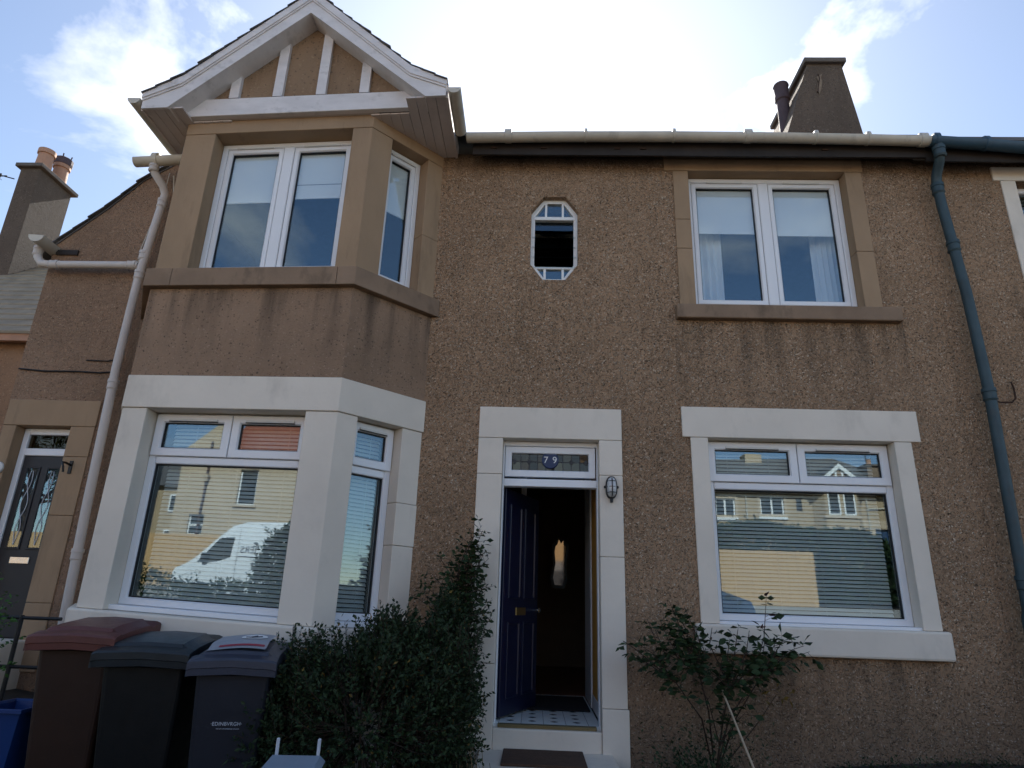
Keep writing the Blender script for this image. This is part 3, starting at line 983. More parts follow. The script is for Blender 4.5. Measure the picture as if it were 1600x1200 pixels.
gut = half_gutter([(x, -0.285, zg(x)) for x in (-0.78, 0.2, 1.3, 2.4, 3.3, 3.90)], 0.066).done('gutter', 'gutter', house, True, 'cream eaves gutter')
for x in (-0.35, 0.45, 1.35, 2.1, 2.78, 3.30, 3.84):
    w = 0.035 if x in (2.1, 3.84, -0.35) else 0.012
    B().lathe([(0.0665, -w), (0.0715, -w + 0.003), (0.0715, w - 0.003), (0.0665, w)], (x, -0.285, zg(x) - 0.002), 18, 'x').done('gutter_bracket', 'gutter', gut, True)
for x in (-0.5, 0.02, 0.78, 1.05, 2.9):
    B().box(x - 0.03, x + 0.03, -0.215, -0.199, 6.075, 6.09).done('gutter_bracket', 'rust', gut)
# gutter ends at the left
g2 = half_gutter([(-4.24, -0.27, 5.835), (-3.6, -0.27, 5.88)], 0.066).done('gutter', 'gutter', house, True, 'short cream gutter at the left eaves')
B().lathe([(0.0665, -0.03), (0.072, -0.027), (0.072, 0.027), (0.0665, 0.03)], (-4.02, -0.27, 5.85), 18, 'x').done('gutter_bracket', 'gutter', g2, True)
g3 = half_gutter([(-5.06, -0.28, 4.935), (-5.14, 0.6, 4.955), (-5.16, 6.0, 4.96)], 0.075).done('gutter', 'gutter', house, True, 'cream gutter end at the foot of the wing roof')

# ---- downpipes
def collar(parent, p, d, r, mat, l=0.05):
    p, d = Vector(p), Vector(d).normalized()
    B().tube([p - d * l, p - d * (l * 0.7), p - d * l * 0.65, p + d * l * 0.35, p + d * l * 0.4, p + d * l], [r, r * 1.22, r * 1.12, r * 1.12, r * 1.25, r * 1.2], 14).done('pipe_collar', mat, parent, True)


PX, PY = -4.02, -0.115
pl = B().tube([(-4.03, -0.27, 5.80), (-4.03, -0.27, 5.75), (-4.02, -0.25, 5.70), (PX + 0.06, -0.16, 5.60), (PX + 0.07, PY, 5.53), (PX + 0.06, PY, 5.40), (PX, PY, 4.6), (PX - 0.005, PY, 3.6), (PX + 0.03, PY, 2.3), (PX + 0.075, PY, 1.2), (PX + 0.08, PY, 0.2)], 0.040, 14)
pl = pl.done('downpipe', 'pipe', house, True, 'cream downpipe beside the bay')
for z in (5.42, 4.80, 4.58, 3.42, 1.86):
    xx = PX + (0.06 if z > 5 else 0.0 if z > 4 else 0.0 if z > 3 else 0.047)
    collar(pl, (xx, PY, z), (0, 0, 1), 0.041, 'pipe')
collar(pl, (-4.03, -0.27, 5.74), (0, 0, 1), 0.041, 'pipe', 0.04)
br = B().tube([(-5.15, -0.11, 4.90), (-5.13, -0.11, 4.78), (-5.07, PY, 4.70), (-4.95, PY, 4.69), (-4.05, PY, 4.695)], 0.038, 14).done('branch_pipe', 'pipe', house, True)
collar(br, (-4.12, PY, 4.695), (1, 0, 0), 0.039, 'pipe')
collar(br, (-4.93, PY, 4.69), (1, 0, 0), 0.039, 'pipe')
collar(br, (-5.14, -0.11, 4.84), (0, 0, 1), 0.039, 'pipe')
B().box(-5.03, -4.80, -0.02, 0.001, 4.86, 4.915).done('bracket_board', 'fascia', house)

# ---- gable over the bay
GX, GF = -2.345, -0.915                        # apex x, plane of the barge boards
LX, RX = -3.835, -0.915
GZ0 = 6.045                                   # soffit level
APX = 7.425


def slope_line(side, off=0.0):
    """Outer line of the roof from apex to the flared eave, (x, z) points."""
    ex = LX if side < 0 else RX
    kx = ex - side * 0.36
    kz = GZ0 + 0.165 + 0.20
    return [(GX, APX - off), (kx, kz - off), (ex, GZ0 + 0.155 - off * 0.55)]


gbl = B(deform=lens_tilt)
for side in (-1, 1):
    L = slope_line(side, 0.115)
    ex = LX if side < 0 else RX
    lower = [(GX, APX - 0.30), (GX + side * 1.235, GZ0 - 0.028), (ex - side * 0.005, GZ0 - 0.028)]
    # close the mitre
    poly = [L[0], L[1], L[2]] + lower[::-1]
    B(deform=lens_tilt).prism(poly, 'y', GF, GF + 0.028).done('barge_board', 'white_wood', house)
    U = slope_line(side, 0.036)
    B(deform=lens_tilt).prism(U + [(p[0], p[1] - 0.012) for p in slope_line(side, 0.115)][::-1], 'y', GF - 0.022, GF + 0.02).done('verge_moulding', 'white_wood', house)
    U2_ = slope_line(side, 0.080)
    B(deform=lens_tilt).prism(U2_ + [(p[0], p[1] - 0.035) for p in slope_line(side, 0.115)][::-1], 'y', GF - 0.012, GF - 0.0005).done('verge_moulding', 'white_wood', house)
gbl.bm.free()
TY = -0.745                                    # tie beam plane
tb = B(deform=lens_tilt).box(-3.50, -1.20, TY, TY + 0.06, GZ0 + 0.003, GZ0 + 0.205, 0.004).done('tie_beam', 'white_wood', house)


def roof_z(x, off):
    L = slope_line(-1 if x < GX else 1, off)
    pts = sorted(L)
    for a, c in zip(pts, pts[1:]):
        if a[0] <= x <= c[0]:
            return a[1] + (c[1] - a[1]) * (x - a[0]) / (c[0] - a[0])
    return pts[0][1]


for xc in (-3.06, -2.625, -2.195, -1.765):
    x0, x1 = xc - 0.047, xc + 0.047
    B(deform=lens_tilt).prism([(x0, GZ0 + 0.215), (x1, GZ0 + 0.215), (x1, roof_z(x1, 0.12)), (x0, roof_z(x0, 0.12))], 'y', TY + 0.004, TY + 0.05).done('gable_stud', 'white_wood', house)
B(deform=lens_tilt).prism([(-3.55, GZ0 + 0.10), (-1.15, GZ0 + 0.10), (-1.15, roof_z(-1.15, 0.10)), (GX, APX - 0.10), (-3.55, roof_z(-3.55, 0.10))], 'y', TY + 0.045, TY + 0.09).done('infill_panel', 'infill', house)
# sloping underside between barge and infill
for side in (-1, 1):
    ex = LX if side < 0 else RX
    L = [(GX, APX - 0.297), (GX + side * 1.232, GZ0 - 0.024)]
    B(deform=lens_tilt).prism(L + [(p[0] - side * 0.004, p[1] + 0.018) for p in L[::-1]], 'y', GF + 0.0285, TY + 0.043).done('verge_soffit', 'white_wood', house)
# level soffit boards either side, front to back
for side in (-1, 1):
    ex = LX if side < 0 else RX
    n = 8
    for k in range(n):
        xa = ex - side * (0.012 + 0.095 * k)
        xb = ex - side * (0.012 + 0.095 * (k + 1) - 0.004)
        x0, x1 = min(xa, xb), max(xa, xb)
        front = GF + 0.03 if k < 4 else TY + 0.061
        B(deform=lens_tilt).box(x0, x1, front, 0.03 if side > 0 else 0.0, GZ0 - 0.016 - 0.0015 * (k % 2), GZ0, 0.002).done('soffit_board', 'soffit', house)
    B(deform=lens_tilt).box(ex - 0.012, ex + 0.012, GF + 0.03, 0.02, GZ0 - 0.03, GZ0 + 0.12).done('eaves_fascia', 'soffit', house)
B(deform=lens_tilt).prism(bay.outline(0.0, UE, -0.03, -0.004), 'z', GZ0 + 0.004, GZ0 + 0.030).done('scotia_moulding', 'soffit', house)
# roof body and its slates
for side in (-1, 1):
    L = slope_line(side, 0.028)
    Lb = slope_line(side, 0.10)
    B(deform=lens_tilt).prism(L + Lb[::-1], 'y', GF + 0.02, 3.2).done('gable_roof', 'slate', house)
for side in (-1, 1):
    L = slope_line(side, 0.0)
    seg = []
    tot = 0
    for a, c in zip(L, L[1:]):
        l = math.hypot(c[0] - a[0], c[1] - a[1])
        seg.append((tot, l, a, c))
        tot += l

    def pt(u):
        for t0, l, a, c in seg:
            if u <= t0 + l + 1e-6:
                k = (u - t0) / l
                return (a[0] + (c[0] - a[0]) * k, a[1] + (c[1] - a[1]) * k)
        return seg[-1][3]
    nc = 13
    for k in range(nc):
        u0, u1 = tot * k / nc, min(tot, tot * (k + 1) / nc + 0.01)
        a, c = pt(u0), pt(u1)
        for r in range(3):
            ya = GF - 0.034 + 0.30 * r + random.uniform(-0.012, 0.012) + (0.15 if k % 2 and r else 0)
            yb = GF - 0.034 + 0.30 * (r + 1) - 0.004 + (0.15 if k % 2 else 0)
            lift = random.uniform(0, 0.005)
            B(deform=lens_tilt).prism([(a[0], a[1] - 0.027), (c[0] + side * 0.008, c[1] - 0.017 + lift), (c[0] + side * 0.008, c[1] - 0.026 + lift), (a[0], a[1] - 0.036)], 'y', ya, yb).done('slate', 'slate', house)
# side gutters of the gable
gr = half_gutter([(RX + 0.075, GF - 0.02, 6.125 + 0.06), (RX + 0.075, -0.36, 6.125 + 0.035)], 0.062).done('gutter', 'gutter', house, True, 'cream gutter on the right side of the gable')
gl_ = half_gutter([(LX - 0.075, GF - 0.02, 6.045), (LX - 0.075, -0.2, 6.03)], 0.062).done('gutter', 'gutter', house, True, 'cream gutter on the left side of the gable')

# ---- front door, transom light, hall
b = B()
FY = 0.12
for a, c in ((-0.300, -0.284), (0.565, 0.578)):
    b.box(a, c, FY - 0.015, FY + 0.08, 0.645, 3.018, 0.004)
b.box(-0.284, 0.565, FY - 0.015, FY + 0.08, 2.975, 3.018, 0.004)
b.box(-0.284, 0.565, FY - 0.018, FY + 0.08, 2.598, 2.668, 0.005)
df = b.done('door_frame', 'pvc', house)
b = B().ring(-0.280, 0.554, 2.690, 2.972, 0.062, FY - 0.005, FY + 0.05, 0.006, wb=0.062).done('transom_sash', 'pvc', df)
# leaded transom light
LX0, LX1, LZ0, LZ1 = -0.213, 0.491, 2.752, 2.927
b = B()
nx = 9
xx = [LX0 + (LX1 - LX0) * i / nx for i in range(nx + 1)]
zm = (LZ0 + LZ1) / 2 - 0.004
for x in xx[1:-1]:
    b.box(x - 0.004, x + 0.004, FY + 0.018, FY + 0.030, LZ0, LZ1)
b.box(LX0, LX1, FY + 0.0185, FY + 0.0295, zm - 0.004, zm + 0.004)
for x in (xx[0] + 0.02, xx[2], xx[7], xx[9] - 0.02):
    b.prism([(x - 0.024, zm), (x, zm - 0.030), (x + 0.024, zm), (x, zm + 0.030)], 'y', FY + 0.016, FY + 0.032)
for i in (0, 1, 2, 6, 7, 8):
    x0, x1 = xx[i], xx[i + 1]
    for zz, s in ((LZ0, 1), (LZ1, -1)):
        b.prism([(x0 + 0.003, zz), (x0 + 0.014, zz), (x0 + 0.003, zz + s * 0.016)], 'y', FY + 0.0175, FY + 0.0305)
        b.prism([(x1 - 0.003, zz), (x1 - 0.003, zz + s * 0.016), (x1 - 0.014, zz)], 'y', FY + 0.0175, FY + 0.0305)
b.done('lead_came', 'lead', df)
for i in range(nx):
    for za, zc in ((LZ0, zm - 0.004), (zm + 0.004, LZ1)):
        t = random.uniform(-0.03, 0.03)
        bb = B(Matrix.Translation(((xx[i] + xx[i + 1]) / 2, FY + 0.024, (za + zc) / 2)) @ Matrix.Rotation(t, 4, 'Z') @ Matrix.Rotation(random.uniform(-0.03, 0.03), 4, 'X'))
        bb.box(-(xx[1] - xx[0]) / 2 + 0.004, (xx[1] - xx[0]) / 2 - 0.004, -0.002, 0.002, -(zc - za) / 2, (zc - za) / 2).done('leaded_pane', 'leaded', df)
rd = B().lathe([(0.074, 0.0), (0.079, 0.003), (0.079, 0.010)], (0.139, FY + 0.004, 2.852), 32, 'y').done('number_roundel', 'roundel', df)


def text(name, s, size, M, mat, parent, ext=0.001, spacing=1.0):
    c = bpy.data.curves.new(name, 'FONT')
    c.body = s
    c.size = size
    c.align_x = 'CENTER'
    c.align_y = 'CENTER'
    c.extrude = ext
    c.space_character = spacing
    o = bpy.data.objects.new(name, c)
    COL.objects.link(o)
    dg = bpy.context.evaluated_depsgraph_get()
    me = bpy.data.meshes.new_from_object(o.evaluated_get(dg))
    bpy.data.objects.remove(o)
    me.transform(M)
    me.materials.clear()
    me.materials.append(MT[mat])
    me.name = name
    o = bpy.data.objects.new(name, me)
    COL.objects.link(o)
    o.parent = parent
    o.matrix_parent_inverse = parent_world(parent).inverted()
    return o


UPR = Matrix.Rotation(R(90), 4, 'X')
text('numeral', '7 9', 0.088, Matrix.Translation((0.139, FY + 0.002, 2.850)) @ UPR, 'white_paint', df, 0.001, 1.15)

# the open door leaf, hinged on the left and swung into the hall
DM = Matrix.Translation((-0.280, 0.215, 0.0)) @ Matrix.Rotation(R(67), 4, 'Z')
dl = B(DM).box(0, 0.80, -0.02, 0.02, 0.668, 2.595, 0.004).done('front_door', 'blue_door', house, label='blue panelled front door standing open')
for (xa, xb, za, zb) in ((0.10, 0.36, 1.62, 2.46), (0.44, 0.70, 1.62, 2.46), (0.10, 0.36, 0.80, 1.42), (0.44, 0.70, 0.80, 1.42)):
    B(DM).ring(xa, xb, za, zb, 0.022, -0.032, -0.0195, 0.008).done('door_panel', 'blue_door', dl)
B(DM).box(0.28, 0.50, -0.026, -0.0195, 1.475, 1.545, 0.003).done('letter_plate', 'brass', dl)
B(DM).lathe([(0.010, 0.0), (0.012, -0.02), (0.026, -0.032), (0.026, -0.046), (0.014, -0.056)], (0.735, -0.02, 1.52), 14, 'y').done('door_knob', 'chrome', dl, True)

# hall
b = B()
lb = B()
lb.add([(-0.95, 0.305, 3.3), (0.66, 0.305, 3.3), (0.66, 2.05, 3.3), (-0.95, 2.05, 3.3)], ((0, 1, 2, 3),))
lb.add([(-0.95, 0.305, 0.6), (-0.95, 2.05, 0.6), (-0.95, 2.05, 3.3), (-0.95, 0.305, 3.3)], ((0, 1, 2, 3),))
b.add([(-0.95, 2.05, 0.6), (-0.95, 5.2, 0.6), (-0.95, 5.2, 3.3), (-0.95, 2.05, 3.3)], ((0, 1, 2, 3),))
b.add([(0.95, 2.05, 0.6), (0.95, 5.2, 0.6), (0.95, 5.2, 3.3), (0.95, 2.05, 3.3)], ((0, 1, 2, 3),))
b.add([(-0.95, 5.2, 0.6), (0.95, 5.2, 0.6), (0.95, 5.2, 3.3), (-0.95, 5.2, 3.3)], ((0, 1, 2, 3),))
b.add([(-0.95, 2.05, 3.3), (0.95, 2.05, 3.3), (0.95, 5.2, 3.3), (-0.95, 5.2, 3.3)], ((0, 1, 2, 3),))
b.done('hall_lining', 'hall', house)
lb.done('lobby_lining', 'vent', house)
B().box(0.595, 0.80, 0.302, 1.02, 0.66, 3.29).done('lobby_wall', 'ochre', house, label='ochre painted wall just inside the front door')
B().box(0.588, 0.595, 0.302, 1.02, 0.66, 0.78).done('skirting_board', 'grey_gloss', house)
B().box(0.580, 0.80, 1.022, 1.75, 0.66, 3.29).done('lobby_architrave', 'grey_gloss', house)
for x in (-0.12,):
    B().box(x - 0.03, x + 0.03, 1.55, 1.60, 0.66, 3.2, 0.01).done('inner_door_post', 'grey_gloss', house)
B().box(-0.94, 0.94, 1.9, 5.19, 0.60, 0.652).done('hall_floor', 'wood_floor', house)
fl = B().box(-0.94, 0.578, 0.085, 1.898, 0.56, 0.650).done('lobby_floor', 'tile_white', house)
b = B()
tw = 0.185
for i in range(-3, 6):
    for j in range(0, 12):
        x, y = 0.02 + i * tw, 0.045 + j * tw
        if x > 0.53 or y > 1.85 or y < 0.09:
            continue
        d = 0.033
        b.prism([(x - d, y), (x, y - d), (x + d, y), (x, y + d)], 'z', 0.6495, 0.6515)
b.done('tile_dot', 'tile_black', fl)['kind'] = 'stuff'
b = B()
for i in range(-4, 6):
    x = 0.02 + (i + 0.5) * tw
    if -0.9 < x < 0.57:
        b.box(x - 0.0015, x + 0.0015, 0.09, 1.89, 0.6495, 0.6506)
b.done('tile_joint', 'cement', fl)['kind'] = 'stuff'
B().box(-0.262, 0.540, 0.028, 0.083, 0.60, 0.654, 0.004).done('threshold_strip', 'metal_strip', house)
st = B().box(-0.300, 0.578, -0.012, 0.082, 0.28, 0.625, 0.008, 2).done('doorstep', 'white_stone', house)
B().box(-0.40, 0.66, -0.66, -0.014, 0.20, 0.475, 0.012, 2).done('doorstep', 'white_stone', house)

mat1 = B().box(-0.205, 0.42, -0.56, -0.06, 0.477, 0.497, 0.006, 2).done('doormat', 'coir')
tag(mat1, 'brown coir doormat on the white step outside the open door', 'doormat')
mat2 = B().box(-0.24, 0.555, 0.80, 1.70, 0.6525, 0.668, 0.004).done('doormat', 'black_mat')
tag(mat2, 'black doormat on the tiles inside the open door', 'doormat')
mr = thing('mirror', 'tall wall mirror in a dark frame at the back of the hall', 'mirror', (0.3, 2.92, 1.5))
m = Mat('mirror_silver')
m.base((0.13, 0.125, 0.12), 0.04, metal=1.0)
MT['mirror'] = m.m
MM = Matrix.Translation((0.345, 2.90, 2.08)) @ Matrix.Rotation(R(3), 4, 'Y') @ Matrix.Rotation(R(2.2), 4, 'X') @ Matrix.Rotation(R(0.6), 4, 'Z')
mo = [(-0.050, -0.27), (0.050, -0.27), (0.075, -0.18), (0.055, 0.0), (0.075, 0.16), (0.066, 0.22), (0.035, 0.235), (0.03, 0.29), (0.0, 0.25), (-0.03, 0.30), (-0.045, 0.24), (-0.068, 0.21), (-0.075, 0.14), (-0.055, 0.0), (-0.075, -0.18)]
B(MM).prism(mo, 'y', -0.006, 0.004).done('mirror_glass', 'mirror', mr)
B(MM).prism([(p[0] * 1.5, p[1] * 1.14) for p in mo], 'y', 0.005, 0.025).done('mirror_frame', 'iron', mr)

# ---- left door
lf = B()
for a, c in ((-4.928, -4.872), (-4.432, -4.402)):
    lf.box(a, c, 0.10, 0.17, 1.10, 3.028, 0.006)
lf.box(-4.872, -4.432, 0.10, 0.17, 2.968, 3.028, 0.006)
lf.box(-4.872, -4.432, 0.097, 0.17, 2.765, 2.835, 0.006)
lfr = lf.done('door_frame', 'pvc', house, label='white frame of the black side door')
B().box(-4.872, -4.432, 0.13, 0.138, 2.835, 2.968).done('transom_pane', 'leaded', lfr)
bd = B().box(-4.87, -4.434, 0.115, 0.16, 1.15, 2.764, 0.004).done('side_door', 'black_door', house, label='black glazed side door')
for xa, xb in ((-4.80, -4.70), (-4.60, -4.50)):
    B().ring(xa - 0.02, xb + 0.02, 1.90, 2.66, 0.02, 0.104, 0.1155, 0.006).done('glazing_bead', 'black_door', bd)
    B().box(xa, xb, 0.110, 0.1145, 1.92, 2.64).done('door_pane', MT['glass'], bd)
    xm = (xa + xb) / 2
    b = B()
    for ph in (0, math.pi):
        b.tube([(xm + 0.030 * math.sin(ph + t * 8.6) * (0.4 + 0.6 * math.sin(math.pi * t)), 0.1085, 1.94 + 0.68 * t) for t in [i / 22 for i in range(23)]], 0.0035, 5)
    b.done('lead_line', 'letter_white', bd)
B().box(-4.74, -4.56, 0.103, 0.1145, 1.775, 1.835, 0.004).done('letter_plate', 'chrome', bd)
B().box(-4.475, -4.455, 0.085, 0.1145, 1.86, 2.06, 0.004).done('door_handle', 'chrome', bd)
B().box(-5.0, -4.3, -0.30, 0.09, 0.60, 1.15, 0.012).done('doorstep', 'white_stone', house, label='white step below the black side door')
hk = B().tube([(-4.30, -0.02, 2.66), (-4.30, -0.10, 2.67), (-4.28, -0.16, 2.66), (-4.25, -0.18, 2.62), (-4.245, -0.17, 2.57)], 0.010, 6)
hk.box(-4.315, -4.285, -0.024, -0.0145, 2.58, 2.70)
hk.done('wall_hook', 'iron', house)
B().lathe([(0.055, 0), (0.055, -0.02), (0.045, -0.028)], (-4.985, -0.016, 2.62), 20, 'y').done('door_plaque', 'vent', house)

# ---- cables and hooks on the wall
B().tube([(-5.07, -0.012, 3.60), (-4.8, -0.014, 3.578), (-4.5, -0.012, 3.582), (-4.25, -0.014, 3.572), (-4.07, -0.012, 3.59)], 0.008, 5).done('wall_cable', 'iron', house)
B().tube([(-4.42, -0.012, 3.70), (-4.2, -0.012, 3.695), (-4.06, -0.012, 3.73)], 0.006, 5).done('wall_cable', 'iron', house)
B().tube([(-4.0, -0.05, 5.85), (-4.03, -0.02, 5.6), (-4.10, -0.012, 5.2), (-4.14, -0.012, 4.95), (-4.13, -0.02, 4.6), (-4.10, -0.03, 4.3)], 0.005, 5).done('wall_cable', 'gutter', house)
B().tube([(-3.86, -0.18, 5.72), (-3.83, -0.14, 5.45), (-3.86, -0.10, 5.30)], 0.006, 5).done('wall_cable', 'gutter', house)

# ------------------------------------------------------------------ adjoining house on the right
adj = thing('adjoining_house', 'end slice of the next pebbledashed house beyond the blue downpipe', 'house', (5.5, 0, 0.4))
b = B()
wall_grid(b, 3.902, 9.0, -0.4, 6.12, [(4.885, 6.5, 4.40, 5.87)], 0.0, 0.30)
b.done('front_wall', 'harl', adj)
for args in ((4.665, 6.72, 5.872, 6.035, -0.018), (4.735, 4.884, 4.44, 5.870, -0.014), (4.68, 6.7, 4.28, 4.438, -0.07)):
    B().box(args[0], args[1], args[4], 0.2, args[2], args[3], 0.006, 2).done('window_surround', 'white_stone', adj)
aw = B().ring(4.887, 6.498, 4.442, 5.868, 0.06, 0.115, 0.18).done('window', 'pvc', adj)
B().box(4.947, 6.438, 0.15, 0.158, 4.502, 5.808).done('pane', 'glass', aw)
b = B()
for i in range(7):
    b.box(4.95, 6.43, 0.22, 0.25, 5.55 + i * 0.04, 5.553 + i * 0.04)
b.done('blind_slats', 'venetian', aw)['kind'] = 'stuff'
b = B()
b.add([(4.4, 0.305, 3.8), (6.9, 0.305, 3.8), (6.9, 3.2, 3.8), (4.4, 3.2, 3.8), (4.4, 0.305, 6.05), (6.9, 0.305, 6.05), (6.9, 3.2, 6.05), (4.4, 3.2, 6.05)], ((0, 1, 2, 3), (4, 5, 6, 7), (1, 2, 6, 5), (2, 3, 7, 6), (3, 0, 4, 7)))
b.done('room_lining', 'room', adj)
b = B()
b.prism([(-0.30, EZ + 0.01), (-0.30, EZ - 0.03), (ridge_y, ridge_z - 0.10), (8.75, EZ - 0.07), (8.75, EZ - 0.02), (ridge_y, ridge_z - 0.02)], 'x', 3.902, 9.3)
b.done('roof', 'slate', adj)
B().box(3.902, 9.2, -0.20, -0.175, 5.96, 6.165).done('fascia_board', 'fascia', adj)
bgut = half_gutter([(3.905, -0.285, 6.15), (4.4, -0.285, 6.115), (4.9, -0.285, 6.07), (6.0, -0.285, 5.98), (9.0, -0.285, 5.75)], 0.072).done('gutter', 'blue_gutter', adj, True, 'dark blue eaves gutter')
for x, z in ((3.97, 6.145), (4.45, 6.11), (4.95, 6.065)):
    B().lathe([(0.0725, -0.02), (0.077, -0.017), (0.077, 0.017), (0.0725, 0.02)], (x, -0.285, z - 0.002), 18, 'x').done('gutter_bracket', 'blue_gutter', bgut, True)
QX, QY = 4.055, -0.12
bp = B().tube([(3.985, -0.285, 6.09), (3.985, -0.285, 5.98), (3.995, -0.24, 5.92), (4.005, -0.15, 5.83), (4.01, QY, 5.76), (4.015, QY, 5.5), (4.075, QY, 4.5), (4.09, QY, 3.5), (4.035, QY, 1.8), (4.01, QY, 1.0), (4.0, QY, 0.3)], 0.047, 14)
bp = bp.done('downpipe', 'blue_pipe', adj, True, 'blue cast iron downpipe')
for x, y, z in ((3.985, -0.285, 6.00), (4.01, QY, 5.68), (4.045, QY, 5.02), (4.087, QY, 3.50), (4.04, QY, 1.87)):
    collar(bp, (x, y, z), (0, 0, 1), 0.049, 'blue_pipe', 0.06)
B().tube([(4.09, QY, 1.80), (4.02, QY, 1.60), (4.0, QY, 0.3)], 0.052, 14).done('pipe_foot', 'blue_pipe', bp, True)
B().tube([(4.13, -0.10, 3.46), (4.22, -0.05, 3.455), (4.33, -0.04, 3.46), (4.37, -0.04, 3.50), (4.375, -0.04, 3.60), (4.36, -0.04, 3.66)], 0.008, 6).done('wall_hook', 'rust', adj)
# chimney: rendered stack with cope slab, a spalled patch and one pot behind
CY0, CY1, CZ = 3.3, 4.9, 10.70
b = B()
b.add([(3.72, CY0 - 0.05, 8.0), (5.50, CY0 - 0.05, 8.0), (5.50, CY1 + 0.05, 8.0), (3.72, CY1 + 0.05, 8.0), (4.625, CY0, CZ), (5.215, CY0, CZ), (5.215, CY1, CZ), (4.625, CY1, CZ)],
      ((0, 3, 2, 1), (4, 5, 6, 7), (0, 1, 5, 4), (1, 2, 6, 5), (2, 3, 7, 6), (3, 0, 4, 7)))
ch = b.done('chimney', 'harl_grey', adj, label='battered rendered chimney stack with a crack')
B().box(4.56, 5.28, CY0 - 0.07, CY1 + 0.07, CZ + 0.001, CZ + 0.10, 0.012).done('cope_stone', 'cement', ch)
b = B()
pz = [(4.75, 10.40), (4.85, 10.47), (4.815, 10.38), (4.83, 10.30), (4.79, 10.12), (4.75, 10.02), (4.74, 10.12), (4.715, 10.08), (4.74, 10.24), (4.77, 10.30)]
b.prism(pz, 'y', CY0 - 0.026, CY0 + 0.02)
b.done('spalled_patch', 'brick_raw', ch)
b = B()
b.tube([(4.78, CY0 - 0.026, 10.46), (4.79, CY0 - 0.027, 10.36), (4.75, CY0 - 0.028, 10.20), (4.725, CY0 - 0.030, 10.06)], 0.010, 5)
b.done('render_crack', 'rust', ch)
pc = (4.37, 3.85, 9.35)
B().lathe([(0.10, -1.0), (0.105, 1.03), (0.13, 1.05), (0.135, 1.12), (0.125, 1.15), (0.125, 1.34), (0.14, 1.37), (0.13, 1.40)], pc, 20).done('chimney_pot', 'dark_pot', ch, True)

# ------------------------------------------------------------------ neighbouring house on the left
nb = thing('neighbouring_house', 'pinkish house with pale slates and a tall grey chimney beyond the left wall', 'house', (-10, 4, 0.4))
B().box(-14.5, -7.66, 3.2, 11.0, -0.4, 5.16).done('wall', 'harl_neighbour', nb)
b = B()     # hipped roof with its slope facing us, courses stepped
nz = 16
for i in range(nz):
    t0, t1 = i / nz, (i + 1) / nz
    y0, y1 = 2.95 + 4.0 * t0, 2.95 + 4.0 * t1
    z0_, z1_ = 5.20 + 3.3 * t0, 5.20 + 3.3 * t1
    xr0, xr1 = -7.52 - 3.2 * t0, -7.52 - 3.2 * t1
    b.add([(-15, y0, z0_ + 0.03), (xr0, y0, z0_ + 0.03), (xr1, y1, z1_ + 0.008), (-15, y1, z1_ + 0.008), (-15, y0, z0_ - 0.01), (xr0, y0, z0_ - 0.01)],
          ((0, 1, 2, 3), (4, 5, 1, 0)))
    b.add([(xr0, y0, z0_ + 0.03), (xr0, 12 - (y0 - 2.95), z0_ + 0.03), (xr1, 12 - (y1 - 2.95), z1_ + 0.008), (xr1, y1, z1_ + 0.008), (xr0, y0, z0_ - 0.01), (xr0, 12 - (y0 - 2.95), z0_ - 0.01)],
          ((0, 1, 2, 3), (4, 5, 1, 0)))
b.done('roof_slates', 'slate_light', nb)['kind'] = 'stuff'
B().box(-14.9, -7.55, 2.98, 3.06, 5.08, 5.195).done('fascia_board', 'terracotta', nb)
n2 = B().box(-11.68, -11.23, 6.05, 7.08, 6.0, 10.46, 0.01).done('chimney', 'harl_grey', nb)
B().box(-11.76, -11.14, 5.96, 7.18, 10.461, 10.55, 0.01).done('cope_stone', 'cement', n2)
for yy_, hh in ((6.30, 0.55), (6.80, 0.55)):
    B().lathe([(0.17, 0), (0.15, hh - 0.12), (0.18, hh - 0.11), (0.18, hh), (0.14, hh + 0.02)], (-11.42, yy_, 10.55), 18).done('chimney_pot', 'terracotta', n2, True)
B().lathe([(0.19, 0), (0.20, 0.05), (0.20, 0.16), (0.16, 0.19)], (-11.42, 6.80, 11.08), 14).done('pot_cowl', 'dark_pot', n2)
for k in range(5):
    B().tube([(-11.42 + 0.16 * math.cos(k * 1.3), 6.80 + 0.16 * math.sin(k * 1.3), 11.24), (-11.42 + 0.18 * math.cos(k * 1.3), 6.80 + 0.18 * math.sin(k * 1.3), 11.33)], 0.018, 4).done('cowl_tooth', 'dark_pot', n2)
ae = thing('television_aerial', 'rooftop television aerial on a pole left of the grey chimney', 'aerial', (-12.6, 6.2, 7.3))
B().tube([(-12.75, 6.2, 7.3), (-12.25, 6.2, 10.42)], 0.020, 6).done('pole', 'iron', ae)
B().tube([(-13.8, 6.2, 10.28), (-12.1, 6.2, 10.36)], 0.014, 6).done('boom', 'iron', ae)
for k in range(14):
    x = -13.7 + 0.105 * k
    B().tube([(x, 6.06, 10.285 + 0.005 * k), (x, 6.34, 10.285 + 0.005 * k)], 0.007, 4).done('element', 'iron', ae)
B().tube([(-12.4, 5.95, 10.30), (-12.15, 6.45, 10.46)], 0.014, 4).done('element', 'iron', ae)
B().tube([(-12.75, 6.0, 8.55), (-12.45, 6.4, 8.70)], 0.018, 4).done('bracket', 'iron', ae)
B().tube([(-12.85, 6.05, 8.38), (-12.5, 6.35, 8.52)], 0.016, 4).done('bracket', 'iron', ae)


